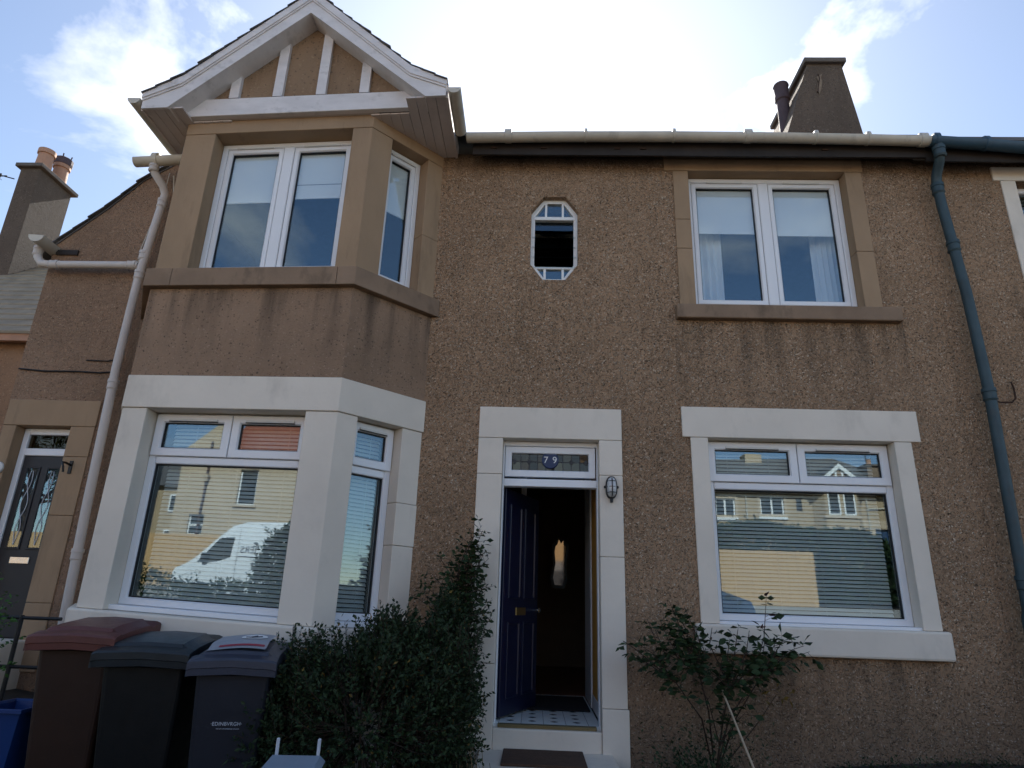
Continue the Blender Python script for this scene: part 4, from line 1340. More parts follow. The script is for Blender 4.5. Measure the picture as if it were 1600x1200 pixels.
# ------------------------------------------------------------------ blinds, curtains
def roller(M, x0, x1, z0, z1, df, label, seam=None):
    t = thing('roller_blind', label, 'blind', tuple((M @ Vector(((x0 + x1) / 2, 0.11, z1)))), 'roller blinds in the upstairs windows')
    B(M, df).box(x0, x1, 0.060, 0.062, z0 + 0.02, z1).done('fabric', 'blind', t)
    B(M, df).box(x0, x1, 0.056, 0.066, z0, z0 + 0.02, 0.002).done('bottom_bar', 'blind', t)
    if seam:
        B(M, df).box(x0, x1, 0.0575, 0.0595, seam, seam + 0.006).done('seam', 'caddy', t)
    return t


roller(RUM, 1.66, 2.335, 5.315, 5.90, None, 'white roller blind half down in the left light of the upper right window')
roller(RUM, 2.40, 3.10, 5.30, 5.90, None, 'white roller blind half down in the right light of the upper right window')
roller(BM_, -3.13, -2.545, 5.24, 5.85, lens_tilt, 'white roller blind half down in the left light of the bay upstairs')
roller(BM_, -2.51, -1.91, 5.27, 5.85, lens_tilt, 'white roller blind half down in the right light of the bay upstairs', seam=5.43)
roller(CM, 0.31, 0.64, 5.22, 5.85, lens_tilt, 'white roller blind half down in the narrow side window of the bay upstairs')


def net(x0, x1, z0, z1, y, label, folds, M=None):
    b = B(M)
    n = folds * 8
    for i in range(n):
        def P(k, z):
            t = k / n
            s = math.sin(t * folds * 2 * math.pi)
            return (x0 + (x1 - x0) * t + 0.006 * math.sin(7 * t + z), y + 0.022 * s * (1 + 0.25 * math.sin(z * 3)), z)
        b.add([P(i, z0), P(i + 1, z0), P(i + 1, z1), P(i, z1)], ((0, 1, 2, 3),))
    bmesh.ops.remove_doubles(b.bm, verts=b.bm.verts, dist=0.0005)
    o = b.done('net_curtain', 'net', None, True)
    tag(o, label, 'curtain', 'net curtains in the upper right window')


net(1.64, 1.93, 4.42, 5.9, 0.31, 'narrow white net curtain drawn to the left of the upper right window', 4)
net(2.86, 3.20, 4.42, 5.9, 0.31, 'white net curtain drawn to the right of the upper right window', 6)


def venetian(M, x0, x1, z0, z1, df, label, pitch=0.0335, tilt=58):
    t = thing('venetian_blind', label, 'blind', tuple(M @ Vector(((x0 + x1) / 2, 0.1, z1))), 'venetian blinds in the downstairs windows')
    b = B(M, df)
    z = z0 + 0.03
    c, s = math.cos(R(tilt)), math.sin(R(tilt))
    h = 0.0158
    while z < z1 - 0.03:
        b.add([(x0, 0.105 - h * c, z - h * s), (x1, 0.105 - h * c, z - h * s), (x1, 0.105, z + 0.002), (x0, 0.105, z + 0.002), (x0, 0.105 + h * c, z + h * s), (x1, 0.105 + h * c, z + h * s)],
              ((0, 1, 2, 3), (3, 2, 5, 4)))
        z += pitch
    o = b.done('slats', 'venetian', t)
    o['kind'] = 'stuff'
    B(M, df).box(x0, x1, 0.09, 0.12, z1 - 0.025, z1).done('head_rail', 'venetian', t)
    B(M, df).box(x0, x1, 0.095, 0.115, z0, z0 + 0.015, 0.003).done('bottom_rail', 'venetian', t)
    nn = max(2, int((x1 - x0) / 0.5) + 1)
    for k in range(nn):
        x = x0 + (x1 - x0) * (k + 0.5) / nn
        B(M, df).box(x - 0.0015, x + 0.0015, 0.088, 0.0895, z0, z1).done('ladder_cord', 'venetian', t)


venetian(RLM, 1.60, 3.12, 1.52, 3.0, None, 'venetian blind lowered behind the window to the right of the front door')
venetian(BM_, -3.16, -1.93, 1.46, 3.0, lens_tilt, 'venetian blind lowered behind the wide window of the ground floor bay')
venetian(CM, 0.19, 0.60, 1.46, 3.0, lens_tilt, 'venetian blind lowered behind the narrow canted window of the ground floor bay')

# ------------------------------------------------------------------ bulkhead lamp by the door
lp = thing('wall_lamp', 'oval caged bulkhead lamp on the white door surround', 'lamp', (0.682, -0.02, 2.58))


def oval(rx_, rz_, n=28):
    pts = []
    for k in range(n):
        t = 2 * math.pi * k / n
        c, s = math.cos(t), math.sin(t)
        pts.append((0.682 + rx_ * math.copysign(abs(c) ** 0.75, c), 2.585 + rz_ * math.copysign(abs(s) ** 0.85, s)))
    return pts


b = B()
b.prism(oval(0.052, 0.100), 'y', -0.045, -0.0155)
b.box(0.682 - 0.066, 0.682 + 0.066, -0.035, -0.016, 2.578, 2.602, 0.006)
b.tube([(0.682, -0.03, 2.49), (0.682, -0.035, 2.455)], 0.014, 10)
b.done('lamp_body', 'iron', lp)
b = B()
rings = [(-0.044, 1.0), (-0.075, 0.96), (-0.095, 0.80), (-0.105, 0.45), (-0.108, 0.05)]
vs = []
for y, f in rings:
    vs += [(0.682 + (p[0] - 0.682) * f, y, 2.585 + (p[1] - 2.585) * f) for p in oval(0.042, 0.088)]
n = 28
fs = [[i * n + k, i * n + (k + 1) % n, (i + 1) * n + (k + 1) % n, (i + 1) * n + k] for i in range(4) for k in range(n)]
b.add(vs, fs)
b.done('lamp_globe', 'lamp_glass', lp, True)
b = B()
b.tube([(0.682, -0.045, 2.675), (0.682, -0.10, 2.655), (0.682, -0.113, 2.60), (0.682, -0.113, 2.55), (0.682, -0.10, 2.515), (0.682, -0.045, 2.495)], 0.0045, 6)
for z, r_ in ((2.635, 0.040), (2.585, 0.044), (2.535, 0.040)):
    b.tube([(0.682 + r_ * math.cos(t), -0.045 - 0.066 * math.sin(t), z) for t in [math.pi * k / 10 for k in range(11)]], 0.003, 6)
b.done('lamp_cage', 'iron', lp)


# ------------------------------------------------------------------ wheelie bins
def wheelie(name, label, loc, rz, w, d, h, body, lid, text_=None):
    t = thing(name, label, 'bin', loc, 'wheelie bins below the bay window')
    t.rotation_euler = (0, 0, rz)
    WORLD[t.name] = Matrix.Identity(4)
    M = Matrix.Identity(4)
    b = B(M)
    # tapered body: sections from bottom to rim (front is -y)
    secs = []
    for z, f in ((0.10, 0.76), (0.14, 0.79), (h * 0.5, 0.87), (h - 0.16, 0.945), (h - 0.145, 1.0), (h - 0.10, 1.0)):
        ww, dd = w / 2 * f * 0.94, d * f * 0.94
        yb = d / 2 * 0.94
        yf = yb - dd
        r_ = 0.035
        p = []
        for (cx, cy, a0) in ((ww - r_, yf + r_, -90), (ww - r_, yb - r_, 0), (-ww + r_, yb - r_, 90), (-ww + r_, yf + r_, 180)):
            for k in range(4):
                a = R(a0 + 30 * k)
                p.append((cx + r_ * math.cos(a), cy + r_ * math.sin(a), z))
        secs.append(p)
    n = len(secs[0])
    b.add([q for s in secs for q in s], [[i * n + k, i * n + (k + 1) % n, (i + 1) * n + (k + 1) % n, (i + 1) * n + k] for i in range(len(secs) - 1) for k in range(n)] + [list(range(n))[::-1], [(len(secs) - 1) * n + k for k in range(n)]])
    b.box(-w * 0.30, w * 0.30, d / 2 * 0.94 - d * 0.74 * 0.94 - 0.004, d / 2, 0.02, 0.10, 0.01)
    b.done('body', body, t)
    # lid: crowned top, rolled front lip, step down to the sides
    b = B(M)
    rows = [(-0.495, -0.085, 0.955), (-0.515, -0.080, 0.97), (-0.520, -0.040, 0.985), (-0.530, -0.036, 1.0), (-0.530, 0.004, 1.0), (-0.515, 0.016, 0.99), (-0.40, 0.030, 0.985),
            (-0.375, 0.050, 0.95), (-0.16, 0.060, 0.93), (0.26, 0.066, 0.93), (0.30, 0.046, 0.95), (0.47, 0.040, 0.95), (0.50, 0.028, 0.95), (0.50, -0.03, 0.95)]
    zb = h - 0.075
    vs = []
    for fy, dz, fw in rows:
        for fxx, drop in ((-0.53, -0.060), (-0.53, -0.012), (-0.48, -0.002), (-0.40, 0.0), (0, 0.010), (0.40, 0.0), (0.48, -0.002), (0.53, -0.012), (0.53, -0.060)):
            raised = dz - 0.03 if abs(fxx) > 0.45 and dz > 0.04 else dz
            zz = max(zb + raised + drop, zb - 0.085) if drop > -0.03 else zb - 0.085
            vs.append((fxx * w * fw, fy * d + 0.0, zz + 0.05 * (fy + 0.5)))
    m = 9
    b.add(vs, [[i * m + k, i * m + k + 1, (i + 1) * m + k + 1, (i + 1) * m + k] for i in range(len(rows) - 1) for k in range(m - 1)])
    b.done('lid', lid, t, 28)
    b = B(M)
    b.tube([(-w * 0.36, d * 0.56, h - 0.02), (w * 0.36, d * 0.56, h - 0.02)], 0.017, 8)
    for sx in (-0.36, -0.12, 0.12, 0.36):
        b.box(sx * w - 0.02, sx * w + 0.02, d * 0.46, d * 0.58, h - 0.095, h + 0.012, 0.006)
    b.done('handle', body, t)
    for sx in (-1, 1):
        B(M).lathe([(0.095, -0.025), (0.10, -0.018), (0.10, 0.018), (0.095, 0.025)], (sx * w * 0.40, d * 0.46, 0.10), 16, 'x').done('wheel', 'tyre', t)
    if text_:
        # engraved town wordmark on the body front
        fz = h * 0.60
        f = 0.87 + (0.945 - 0.87) * (fz - h * 0.5) / (h * 0.5 - 0.16)
        yf = d / 2 * 0.94 - d * f * 0.94
        lean = math.atan2(0.075 * d * 0.94, h * 0.5 - 0.16)
        TM = Matrix.Translation((0, yf - 0.003, fz)) @ Matrix.Rotation(R(90) + lean, 4, 'X')
        text('lettering', text_, 0.030, TM, 'letter_white', t, 0.0006, 1.05)
        text('lettering', 'THE CITY OF EDINBURGH COUNCIL', 0.0085, Matrix.Translation((0.012, yf - 0.006, fz - 0.027)) @ Matrix.Rotation(R(90) + lean, 4, 'X'), 'letter_white', t, 0.0006)
    return t


BZ = 0.0
bb1 = wheelie('wheelie_bin', 'brown wheelie bin with reddish lid at the left of the row', (-3.00, -1.08, 0.27), R(6), 0.52, 0.66, 1.09, 'bin_brown', 'lid_brown')
bb2 = wheelie('wheelie_bin', 'black wheelie bin between the brown bin and the grey bin', (-2.52, -1.10, 0.19), R(8), 0.56, 0.68, 1.09, 'bin_black', 'lid_black')
bb3 = wheelie('wheelie_bin', 'slim grey wheelie bin with white lettering and a sheet on its lid', (-1.945, -1.12, 0.15), R(11), 0.51, 0.60, 1.10, 'bin_grey', 'lid_grey', '\u00b7EDINBVRGH\u00b7')

# printed sheet lying across the grey lid
sh = thing('plastic_sheet', 'pale curled sheet with a red stripe and white oval on the grey bin lid', 'sheet', (-1.98, -1.12, 1.12))
SM = Matrix.Translation((-1.945, -1.12, 0.15)) @ Matrix.Rotation(R(11), 4, 'Z')


def sheet_z(x, y):
    base = 1.10 - 0.075 + 0.05 * (y / 0.60 + 0.5) + 0.052 + 0.030 * min(1.0, max(0.0, (y + 0.20) / 0.10))
    return base - 0.10 * x * x + 0.012 * math.sin(x * 9 + 1) + 0.012


def patch(b, x0, x1, y0, y1, dz, nx=10, ny=10, skip=None):
    V = {}
    for i in range(nx + 1):
        for j in range(ny + 1):
            x, y = x0 + (x1 - x0) * i / nx, y0 + (y1 - y0) * j / ny
            V[i, j] = (x, y, sheet_z(x, y) + dz)
    for i in range(nx):
        for j in range(ny):
            b.add([V[i, j], V[i + 1, j], V[i + 1, j + 1], V[i, j + 1]], ((0, 1, 2, 3),))
    bmesh.ops.remove_doubles(b.bm, verts=b.bm.verts, dist=0.0005)


b = B(SM)
patch(b, -0.19, 0.17, -0.235, 0.16, 0.0)
b.done('sheet', 'sheet', sh, True)
b = B(SM)
patch(b, -0.13, 0.155, -0.185, -0.160, 0.003, 8, 1)
b.done('stripe', 'red_print', sh, True)
b = B(SM)
vs = [(0.05 + 0.085 * math.cos(t), 0.01 + 0.085 * math.sin(t)) for t in [2 * math.pi * k / 24 for k in range(24)]]
b.add([(x, y, sheet_z(x, y) + 0.004) for x, y in vs], [list(range(24))])
b.done('oval', 'white_paint', sh)
b = B(SM)
for a, c, d_, e in ((0.00, 0.05, -0.02, -0.035), (0.045, 0.10, -0.035, 0.01), (0.03, 0.065, -0.03, 0.03)):
    b.tube([(a, d_, sheet_z(a, d_) + 0.006), (c, e, sheet_z(c, e) + 0.006)], 0.004, 4)
b.done('symbol', 'lid_grey', sh)

# ------------------------------------------------------------------ things at the left edge and in front
rl = thing('railing', 'black iron handrail beside the steps of the black side door', 'railing', (-3.9, -0.7, 0.4))
for x in (-4.35, -3.86):
    B().tube([(x, -0.72, 0.35), (x, -0.72, 1.38)], 0.016, 8).done('post', 'iron', rl)
for z in (1.02, 1.36):
    B().tube([(-4.6, -0.72, z), (-3.55, -0.72, z)], 0.013, 8).done('rail', 'iron', rl)
bx = thing('recycling_box', 'blue open topped recycling box half hidden behind the brown bin', 'box', (-3.42, -0.95, 0.3))
b = B()
x0, x1, y0, y1 = -3.64, -3.29, -1.27, -0.86
zb, zt_ = 0.42, 0.82
b.add([(x0 + 0.06, y0 + 0.05, zb), (x1 - 0.06, y0 + 0.05, zb), (x1 - 0.06, y1 - 0.05, zb), (x0 + 0.06, y1 - 0.05, zb), (x0, y0, zt_), (x1, y0, zt_), (x1, y1, zt_), (x0, y1, zt_),
       (x0 + 0.015, y0 + 0.015, zt_), (x1 - 0.015, y0 + 0.015, zt_), (x1 - 0.015, y1 - 0.015, zt_), (x0 + 0.015, y1 - 0.015, zt_),
       (x0 + 0.07, y0 + 0.06, zb + 0.02), (x1 - 0.07, y0 + 0.06, zb + 0.02), (x1 - 0.07, y1 - 0.06, zb + 0.02), (x0 + 0.07, y1 - 0.06, zb + 0.02)],
      ((0, 3, 2, 1), (0, 1, 5, 4), (1, 2, 6, 5), (2, 3, 7, 6), (3, 0, 4, 7), (4, 5, 9, 8), (5, 6, 10, 9), (6, 7, 11, 10), (7, 4, 8, 11), (8, 9, 13, 12), (9, 10, 14, 13), (10, 11, 15, 14), (11, 8, 12, 15), (12, 13, 14, 15)))
b.done('tub', 'blue_box', bx)
rimb = B(Matrix.Translation((0, 0, zt_)) @ Matrix.Rotation(R(-90), 4, 'X'))
rimb.ring(x0 - 0.015, x1 + 0.015, y0 - 0.015, y1 + 0.015, 0.022, -0.012, 0.012)
rimb.done('rim', 'blue_box', bx)

cd = thing('food_caddy', 'small pale grey food waste caddy with two upright lugs in front of the bins', 'caddy', (-1.18, -2.2, 0.05))
b = B(Matrix.Translation((-1.18, -2.2, 0.05)) @ Matrix.Rotation(R(6), 4, 'Z'))
b.prism([(-0.12, 0.0), (0.12, 0.0), (0.135, 0.70), (-0.135, 0.70)], 'y', -0.13, 0.12)
b.done('body', 'caddy', cd)
b = B(Matrix.Translation((-1.18, -2.2, 0.05)) @ Matrix.Rotation(R(6), 4, 'Z'))
b.add([(-0.150, -0.15, 0.705), (0.150, -0.15, 0.705), (0.145, 0.13, 0.735), (-0.145, 0.13, 0.735), (-0.125, -0.125, 0.735), (0.125, -0.125, 0.735), (0.12, 0.105, 0.765), (-0.12, 0.105, 0.765)],
      ((0, 3, 2, 1), (4, 5, 6, 7), (0, 1, 5, 4), (1, 2, 6, 5), (2, 3, 7, 6), (3, 0, 4, 7)))
b.done('lid', 'caddy', cd)
for sx in (-0.105, 0.105):
    B(Matrix.Translation((-1.18, -2.2, 0.05)) @ Matrix.Rotation(R(6), 4, 'Z')).box(sx - 0.008, sx + 0.008, 0.115, 0.131, 0.70, 0.84, 0.004).done('lug', 'letter_white', cd)


# ------------------------------------------------------------------ plants
def leaf_cloud(name, P, D, size, mat, parent, wide=0.5, seed=1, curl=0.25):
    """Leaves as folded four-sided blades: P positions, D directions."""
    r = np.random.default_rng(seed)
    n = len(P)
    D = D / np.linalg.norm(D, axis=1, keepdims=True)
    A = r.normal(size=(n, 3))
    S = np.cross(D, A)
    S /= np.linalg.norm(S, axis=1, keepdims=True) + 1e-9
    N = np.cross(D, S)
    L = (size * r.uniform(0.65, 1.25, n))[:, None]
    v0 = P
    v1 = P + D * L * 0.5 + S * L * wide * 0.5 + N * L * curl * 0.3
    v2 = P + D * L + N * -L * curl * 0.2
    v3 = P + D * L * 0.5 - S * L * wide * 0.5 + N * L * curl * 0.3
    V = np.stack([v0, v1, v2, v3], 1).reshape(-1, 3)
    F = []
    for i in range(n):
        F.append((4 * i, 4 * i + 1, 4 * i + 2))
        F.append((4 * i, 4 * i + 2, 4 * i + 3))
    me = bpy.data.meshes.new(name)
    me.from_pydata(V.tolist(), [], F)
    me.materials.append(MT[mat])
    o = bpy.data.objects.new(name, me)
    COL.objects.link(o)
    if parent is not None:
        o.parent = parent
        o.matrix_parent_inverse = parent_world(parent).inverted()
    return o


def shoot_leaves(base, tip, n, r, droop=0.0, spread=0.9):
    base, tip = np.array(base, float), np.array(tip, float)
    P, D = [], []
    d = tip - base
    d /= np.linalg.norm(d)
    for i in range(n):
        t = (i + 0.5) / n
        p = base + (tip - base) * t
        a = r.normal(size=3)
        a -= d * a.dot(d)
        a /= np.linalg.norm(a) + 1e-9
        dd = d * 0.7 + a * spread + np.array([0, 0, -droop])
        P.append(p + a * 0.004)
        D.append(dd)
    return P, D


# dense evergreen shrub between the bay and the door
shr = thing('evergreen_shrub', 'dense dark evergreen shrub filling the corner between the bins and the door', 'shrub', (-1.1, -0.8, 0.1))
r = np.random.default_rng(5)
P, D = [], []
lobes = [((-1.15, -0.95, 0.75), (0.80, 0.50, 0.62), 0.9), ((-1.60, -1.0, 0.66), (0.40, 0.38, 0.56), 0.55), ((-0.70, -0.72, 0.75), (0.34, 0.40, 0.62), 0.7), ((-1.02, -0.75, 1.12), (0.30, 0.30, 0.34), 0.5), ((-0.66, -0.42, 1.15), (0.20, 0.22, 0.45), 0.4)]
tw = B()
for (c, e, wgt) in lobes:
    c, e = np.array(c), np.array(e)
    for k in range(int(1050 * wgt)):
        u = r.normal(size=3)
        u /= np.linalg.norm(u)
        f = r.uniform(0.55, 1.0) ** 0.6
        base = c + u * e * f * 0.8
        tip = c + u * e * (f + r.uniform(0.02, 0.20)) + np.array([0, 0, r.uniform(0.02, 0.12)])
        if base[2] < 0.1:
            continue
        p, d = shoot_leaves(base, tip, int(r.integers(10, 17)), r)
        P += p
        D += d
        if k % 3 == 0:
            tw.tube([tuple(c + u * e * 0.3), tuple(base), tuple(tip)], [0.005, 0.003, 0.0015], 3, False)
# upright sprigs that break the outline
for k in range(190):
    x = r.uniform(-1.92, -0.42)
    top = 1.22 + 0.26 * math.exp(-((x + 1.02) / 0.16) ** 2) + 0.10 * math.exp(-((x + 1.72) / 0.16) ** 2) + 0.45 * max(0, x + 0.85)
    base = (x, r.uniform(-0.95, -0.60), top - 0.30)
    tip = (x + r.normal() * 0.06, base[1] + r.normal() * 0.05, top - 0.05 + abs(r.normal()) * 0.07)
    p, d = shoot_leaves(base, tip, 16, r)
    P += p
    D += d
    tw.tube([base, tip], [0.003, 0.0015], 3, False)
for k in range(60):
    z = r.uniform(0.45, 1.7)
    base = (-0.50, r.uniform(-0.5, -0.25), z - 0.05)
    tip = (-0.36 + r.normal() * 0.035, base[1], z + r.normal() * 0.06)
    p, d = shoot_leaves(base, tip, 8, r)
    P += p
    D += d
    tw.tube([base, tip], [0.003, 0.0015], 3, False)
P, D = np.array(P), np.array(D)
pick = r.random(len(P))
leaf_cloud('foliage', P[pick < 0.86], D[pick < 0.86], 0.035, 'leaf_dark', shr, 0.55, 3)['kind'] = 'stuff'
leaf_cloud('new_growth', P[(pick >= 0.86) & (pick < 0.985)], D[(pick >= 0.86) & (pick < 0.985)], 0.040, 'leaf_rose', shr, 0.5, 4)['kind'] = 'stuff'
leaf_cloud('withered_leaves', P[pick >= 0.985], D[pick >= 0.985], 0.034, 'leaf_yellow', shr, 0.5, 6)['kind'] = 'stuff'
for k in range(14):
    a = r.uniform(0, 6.28)
    x, y = -1.1 + 0.1 * math.cos(a), -0.8 + 0.08 * math.sin(a)
    tw.tube([(x, y, 0.05), (x + 0.25 * math.cos(a), y + 0.15 * math.sin(a), 0.5), (x + 0.5 * math.cos(a), y + 0.25 * math.sin(a), 0.95)], [0.016, 0.011, 0.006], 6, False)
tw.done('stem', 'twig', shr)

leafmesh = {}


def rose_leaf_mesh(mat):
    """One rose leaf: pointed oval folded on its midrib."""
    if mat in leafmesh:
        return leafmesh[mat]
    me = bpy.data.meshes.new('leaf')
    v = [(0, 0, 0), (0.22, 0.25, 0.05), (0.30, 0.55, 0.05), (0.16, 0.84, 0.02), (0, 1.0, -0.06), (-0.16, 0.84, 0.02), (-0.30, 0.55, 0.05), (-0.22, 0.25, 0.05), (0, 0.28, -0.02), (0, 0.6, -0.04)]
    f = [(0, 1, 8), (1, 2, 9, 8), (2, 3, 9), (3, 4, 9), (0, 8, 7), (7, 8, 9, 6), (6, 9, 5), (5, 9, 4)]
    me.from_pydata(v, [], f)
    me.materials.append(MT[mat])
    leafmesh[mat] = me
    return me


def add_leaf(parent, p, d, size, mat, r):
    d = Vector(d).normalized()
    q = d.to_track_quat('Y', 'Z').to_matrix().to_4x4()
    M = Matrix.Translation(p) @ q @ Matrix.Rotation(r.uniform(-1.2, 1.2), 4, 'Y') @ Matrix.Scale(size, 4)
    o = bpy.data.objects.new('leaf', rose_leaf_mesh(mat))
    COL.objects.link(o)
    o.parent = parent
    o.matrix_parent_inverse = parent_world(parent).inverted()
    o.matrix_basis = M
    return o


def rose(t, stems, r, nmax, size=0.055, density=26, red_from=None, mat='leaf_rose', bare=0.30):
    """Arching canes with compound leaves; leaves that can be picked apart are separate parts."""
    b = B()
    cand = []
    for pts, rad in stems:
        pts = [Vector(p) for p in pts]
        L = sum((pts[i + 1] - pts[i]).length for i in range(len(pts) - 1))
        b.tube(pts, [rad * (1 - 0.7 * i / (len(pts) - 1)) for i in range(len(pts))], 5, False)
        n = int(L * density)
        for k in range(n):
            u = (k + r.uniform(0.2, 0.8)) / n
            if u < bare:
                continue
            s = u * L
            for i in range(len(pts) - 1):
                l = (pts[i + 1] - pts[i]).length
                if s <= l or i == len(pts) - 2:
                    p = pts[i].lerp(pts[i + 1], min(1, s / l))
                    dd = (pts[i + 1] - pts[i]).normalized()
                    break
                s -= l
            a = Vector(r.normal(size=3))
            a -= dd * a.dot(dd)
            a.normalize()
            stalk = p + (dd * 0.4 + a * 0.9 + Vector((0, 0, 0.15))).normalized() * r.uniform(0.04, 0.10)
            b.tube([p, stalk], [0.0018, 0.001], 3, False)
            ax = (stalk - p).normalized()
            side = ax.cross(Vector((0, 0, 1)))
            if side.length < 0.1:
                side = Vector((1, 0, 0))
            side.normalize()
            for q, dv in ((stalk, ax), (stalk - ax * 0.022, ax * 0.4 + side), (stalk - ax * 0.022, ax * 0.4 - side)):
                cand.append((q, dv + Vector((0, 0, -0.25)), size * r.uniform(0.7, 1.2), red_from is not None and stalk.z > red_from(stalk.x)))
    b.done('cane', 'twig', t)
    r.shuffle(cand)
    for q, dv, s, red in cand[:nmax]:
        add_leaf(t, q, dv, s, 'leaf_red' if red else mat, r)
    rest = cand[nmax:]
    if rest:
        leaf_cloud('foliage', np.array([tuple(c[0]) for c in rest]), np.array([tuple(c[1]) for c in rest]), size, mat, t, 0.6, 9)['kind'] = 'stuff'


r = np.random.default_rng(21)
cl = thing('climbing_rose', 'climbing rose reaching up the wall to the left of the door surround', 'rose', (-0.62, -0.2, 0.4))
stems = []
for k in range(20):
    x0 = -0.62 + r.normal() * 0.05
    hgt = r.uniform(1.3, 2.18)
    x1 = -0.60 + r.normal() * 0.06 + (0.08 if hgt < 1.8 else 0.08)
    stems.append(([(x0, -0.20, 0.42), (x0 + r.normal() * 0.05, -0.22, 0.42 + (hgt - 0.42) * 0.5), ((x0 + x1) / 2, -0.20, hgt - 0.25), (x1, -0.16 - 0.1 * r.random(), hgt)], 0.008))
for (x, z) in ((-0.44, 2.20), (-0.40, 1.99), (-0.37, 1.93), (-0.39, 1.78), (-0.36, 1.70), (-0.37, 1.56), (-0.32, 1.46), (-0.78, 1.92), (-0.92, 1.72), (-0.98, 1.62), (-0.85, 1.80)):
    stems.append(([(-0.60, -0.22, z - 0.35), ((x - 0.60) / 2, -0.24, z - 0.12), (x, -0.24, z)], 0.005))
rose(cl, stems, r, 290, 0.056, 26)

r = np.random.default_rng(33)
rb = thing('rose_bush', 'leggy rose bush growing against the wall below the right hand window', 'rose', (1.36, -0.3, 0.4))
base = (1.38, -0.30, 0.40)
stems = []
for tgt in ((0.72, 1.33), (0.78, 1.25), (0.92, 1.20), (0.86, 1.30), (0.97, 1.17)):
    stems.append(([base, (1.30, -0.32, 0.80), (1.12, -0.32, 1.04), (tgt[0] + 0.10, -0.30, tgt[1] - 0.06), (tgt[0], -0.30, tgt[1])], 0.007))
for tgt in ((1.10, 1.64), (1.16, 1.58), (1.02, 1.50), (0.92, 1.50), (0.98, 1.42), (1.22, 1.60), (1.26, 1.50), (1.18, 1.40), (1.08, 1.38), (1.30, 1.42), (1.14, 1.50)):
    stems.append(([base, (1.36, -0.30, 0.85), (1.30, -0.31, 1.12), (tgt[0] + 0.06, -0.30, tgt[1] - 0.16), (tgt[0], -0.28, tgt[1])], 0.007))
for tgt in ((1.42, 1.45), (1.36, 1.30), (1.48, 1.22), (1.55, 1.36), (1.62, 1.44), (1.70, 1.40), (1.66, 1.28), (1.58, 1.15), (1.75, 1.22), (1.82, 1.36)):
    stems.append(([base, (1.46, -0.32, 0.80), (1.52, -0.34, 1.02), (tgt[0] - 0.03, -0.33, tgt[1] - 0.12), (tgt[0], -0.32, tgt[1])], 0.008))
stems.append(([base, (1.50, -0.32, 0.80), (1.70, -0.34, 1.08), (1.82, -0.32, 1.40), (1.87, -0.30, 1.69)], 0.007))
for tgt in ((2.12, 1.34), (2.16, 1.30), (2.05, 1.40), (1.98, 1.36), (2.02, 1.28), (1.92, 1.26)):
    stems.append(([base, (1.56, -0.32, 0.82), (1.75, -0.35, 1.10), (tgt[0] - 0.10, -0.34, tgt[1] - 0.03), (tgt[0], -0.32, tgt[1])], 0.006))
for tgt in ((1.66, 0.98), (1.50, 0.95), (1.62, 0.86), (1.46, 0.72), (1.30, 1.02)):
    stems.append(([base, (1.42, -0.33, 0.62), ((tgt[0] + 1.4) / 2, -0.36, tgt[1] - 0.1), (tgt[0], -0.36, tgt[1])], 0.006))
rose(rb, stems, r, 300, 0.070, 19, bare=0.60, red_from=lambda x: 1.46 if 1.75 < x < 1.95 else 9)
r = np.random.default_rng(44)
for k in range(16):
    p = (1.86 + r.normal() * 0.07, -0.34 + r.normal() * 0.03, 0.97 + r.normal() * 0.06)
    add_leaf(rb, p, r.normal(size=3), 0.05, 'leaf_yellow', r)
B().tube([(1.50, -0.32, 0.55), (1.72, -0.34, 0.80), (1.86, -0.34, 0.98)], [0.005, 0.004, 0.002], 5, False).done('cane', 'twig', rb)
# small foliage at the foot of the rose and along the wall foot
low = thing('low_plant', 'low dark plant at the foot of the rose bush by the wall', 'plant', (1.3, -0.4, 0.4))
P, D = [], []
for k in range(170):
    x = 1.25 + r.normal() * 0.17
    base = (x, -0.42 + r.normal() * 0.10, gz(x, -0.4))
    tip = (x + r.normal() * 0.10, base[1] + r.normal() * 0.08, base[2] + abs(r.normal()) * 0.22 + 0.05)
    p, d = shoot_leaves(base, tip, 9, r)
    P += p
    D += d
leaf_cloud('foliage', np.array(P), np.array(D), 0.036, 'leaf_dark', low, 0.5, 12)['kind'] = 'stuff'

gp = thing('leafy_plant', 'bright green leafy plant at the left edge beside the black side door', 'plant', (-4.15, -0.9, 0.5))
P, D = [], []
for k in range(130):
    a = r.normal(size=3) * (0.12, 0.10, 0.16)
    base = np.array((-4.12, -0.92, 1.18)) + a * 0.6
    p, d = shoot_leaves(base, base + a * 0.7 + np.array((0, 0, 0.08)), 8, r)
    P += p
    D += d
leaf_cloud('foliage', np.array(P), np.array(D), 0.045, 'leaf_bright', gp, 0.55, 31)['kind'] = 'stuff'
bst = B()
for k in range(8):
    a = r.normal(size=2) * 0.08
    bst.tube([(-4.12, -0.92, 0.5), (-4.12 + a[0] * 0.5, -0.92 + a[1] * 0.5, 0.9), (-4.12 + a[0], -0.92 + a[1], 1.25)], [0.008, 0.006, 0.003], 5, False)
bst.done('stem', 'twig', gp)
tag(B().tube([(1.47, -0.28, 1.02), (1.465, -0.5, 0.90), (1.46, -1.1, 0.55), (1.45, -1.7, 0.17)], 0.0075, 8).done('garden_cane', 'cane'), 'thin pale garden cane leaning out of the rose bush', 'cane')

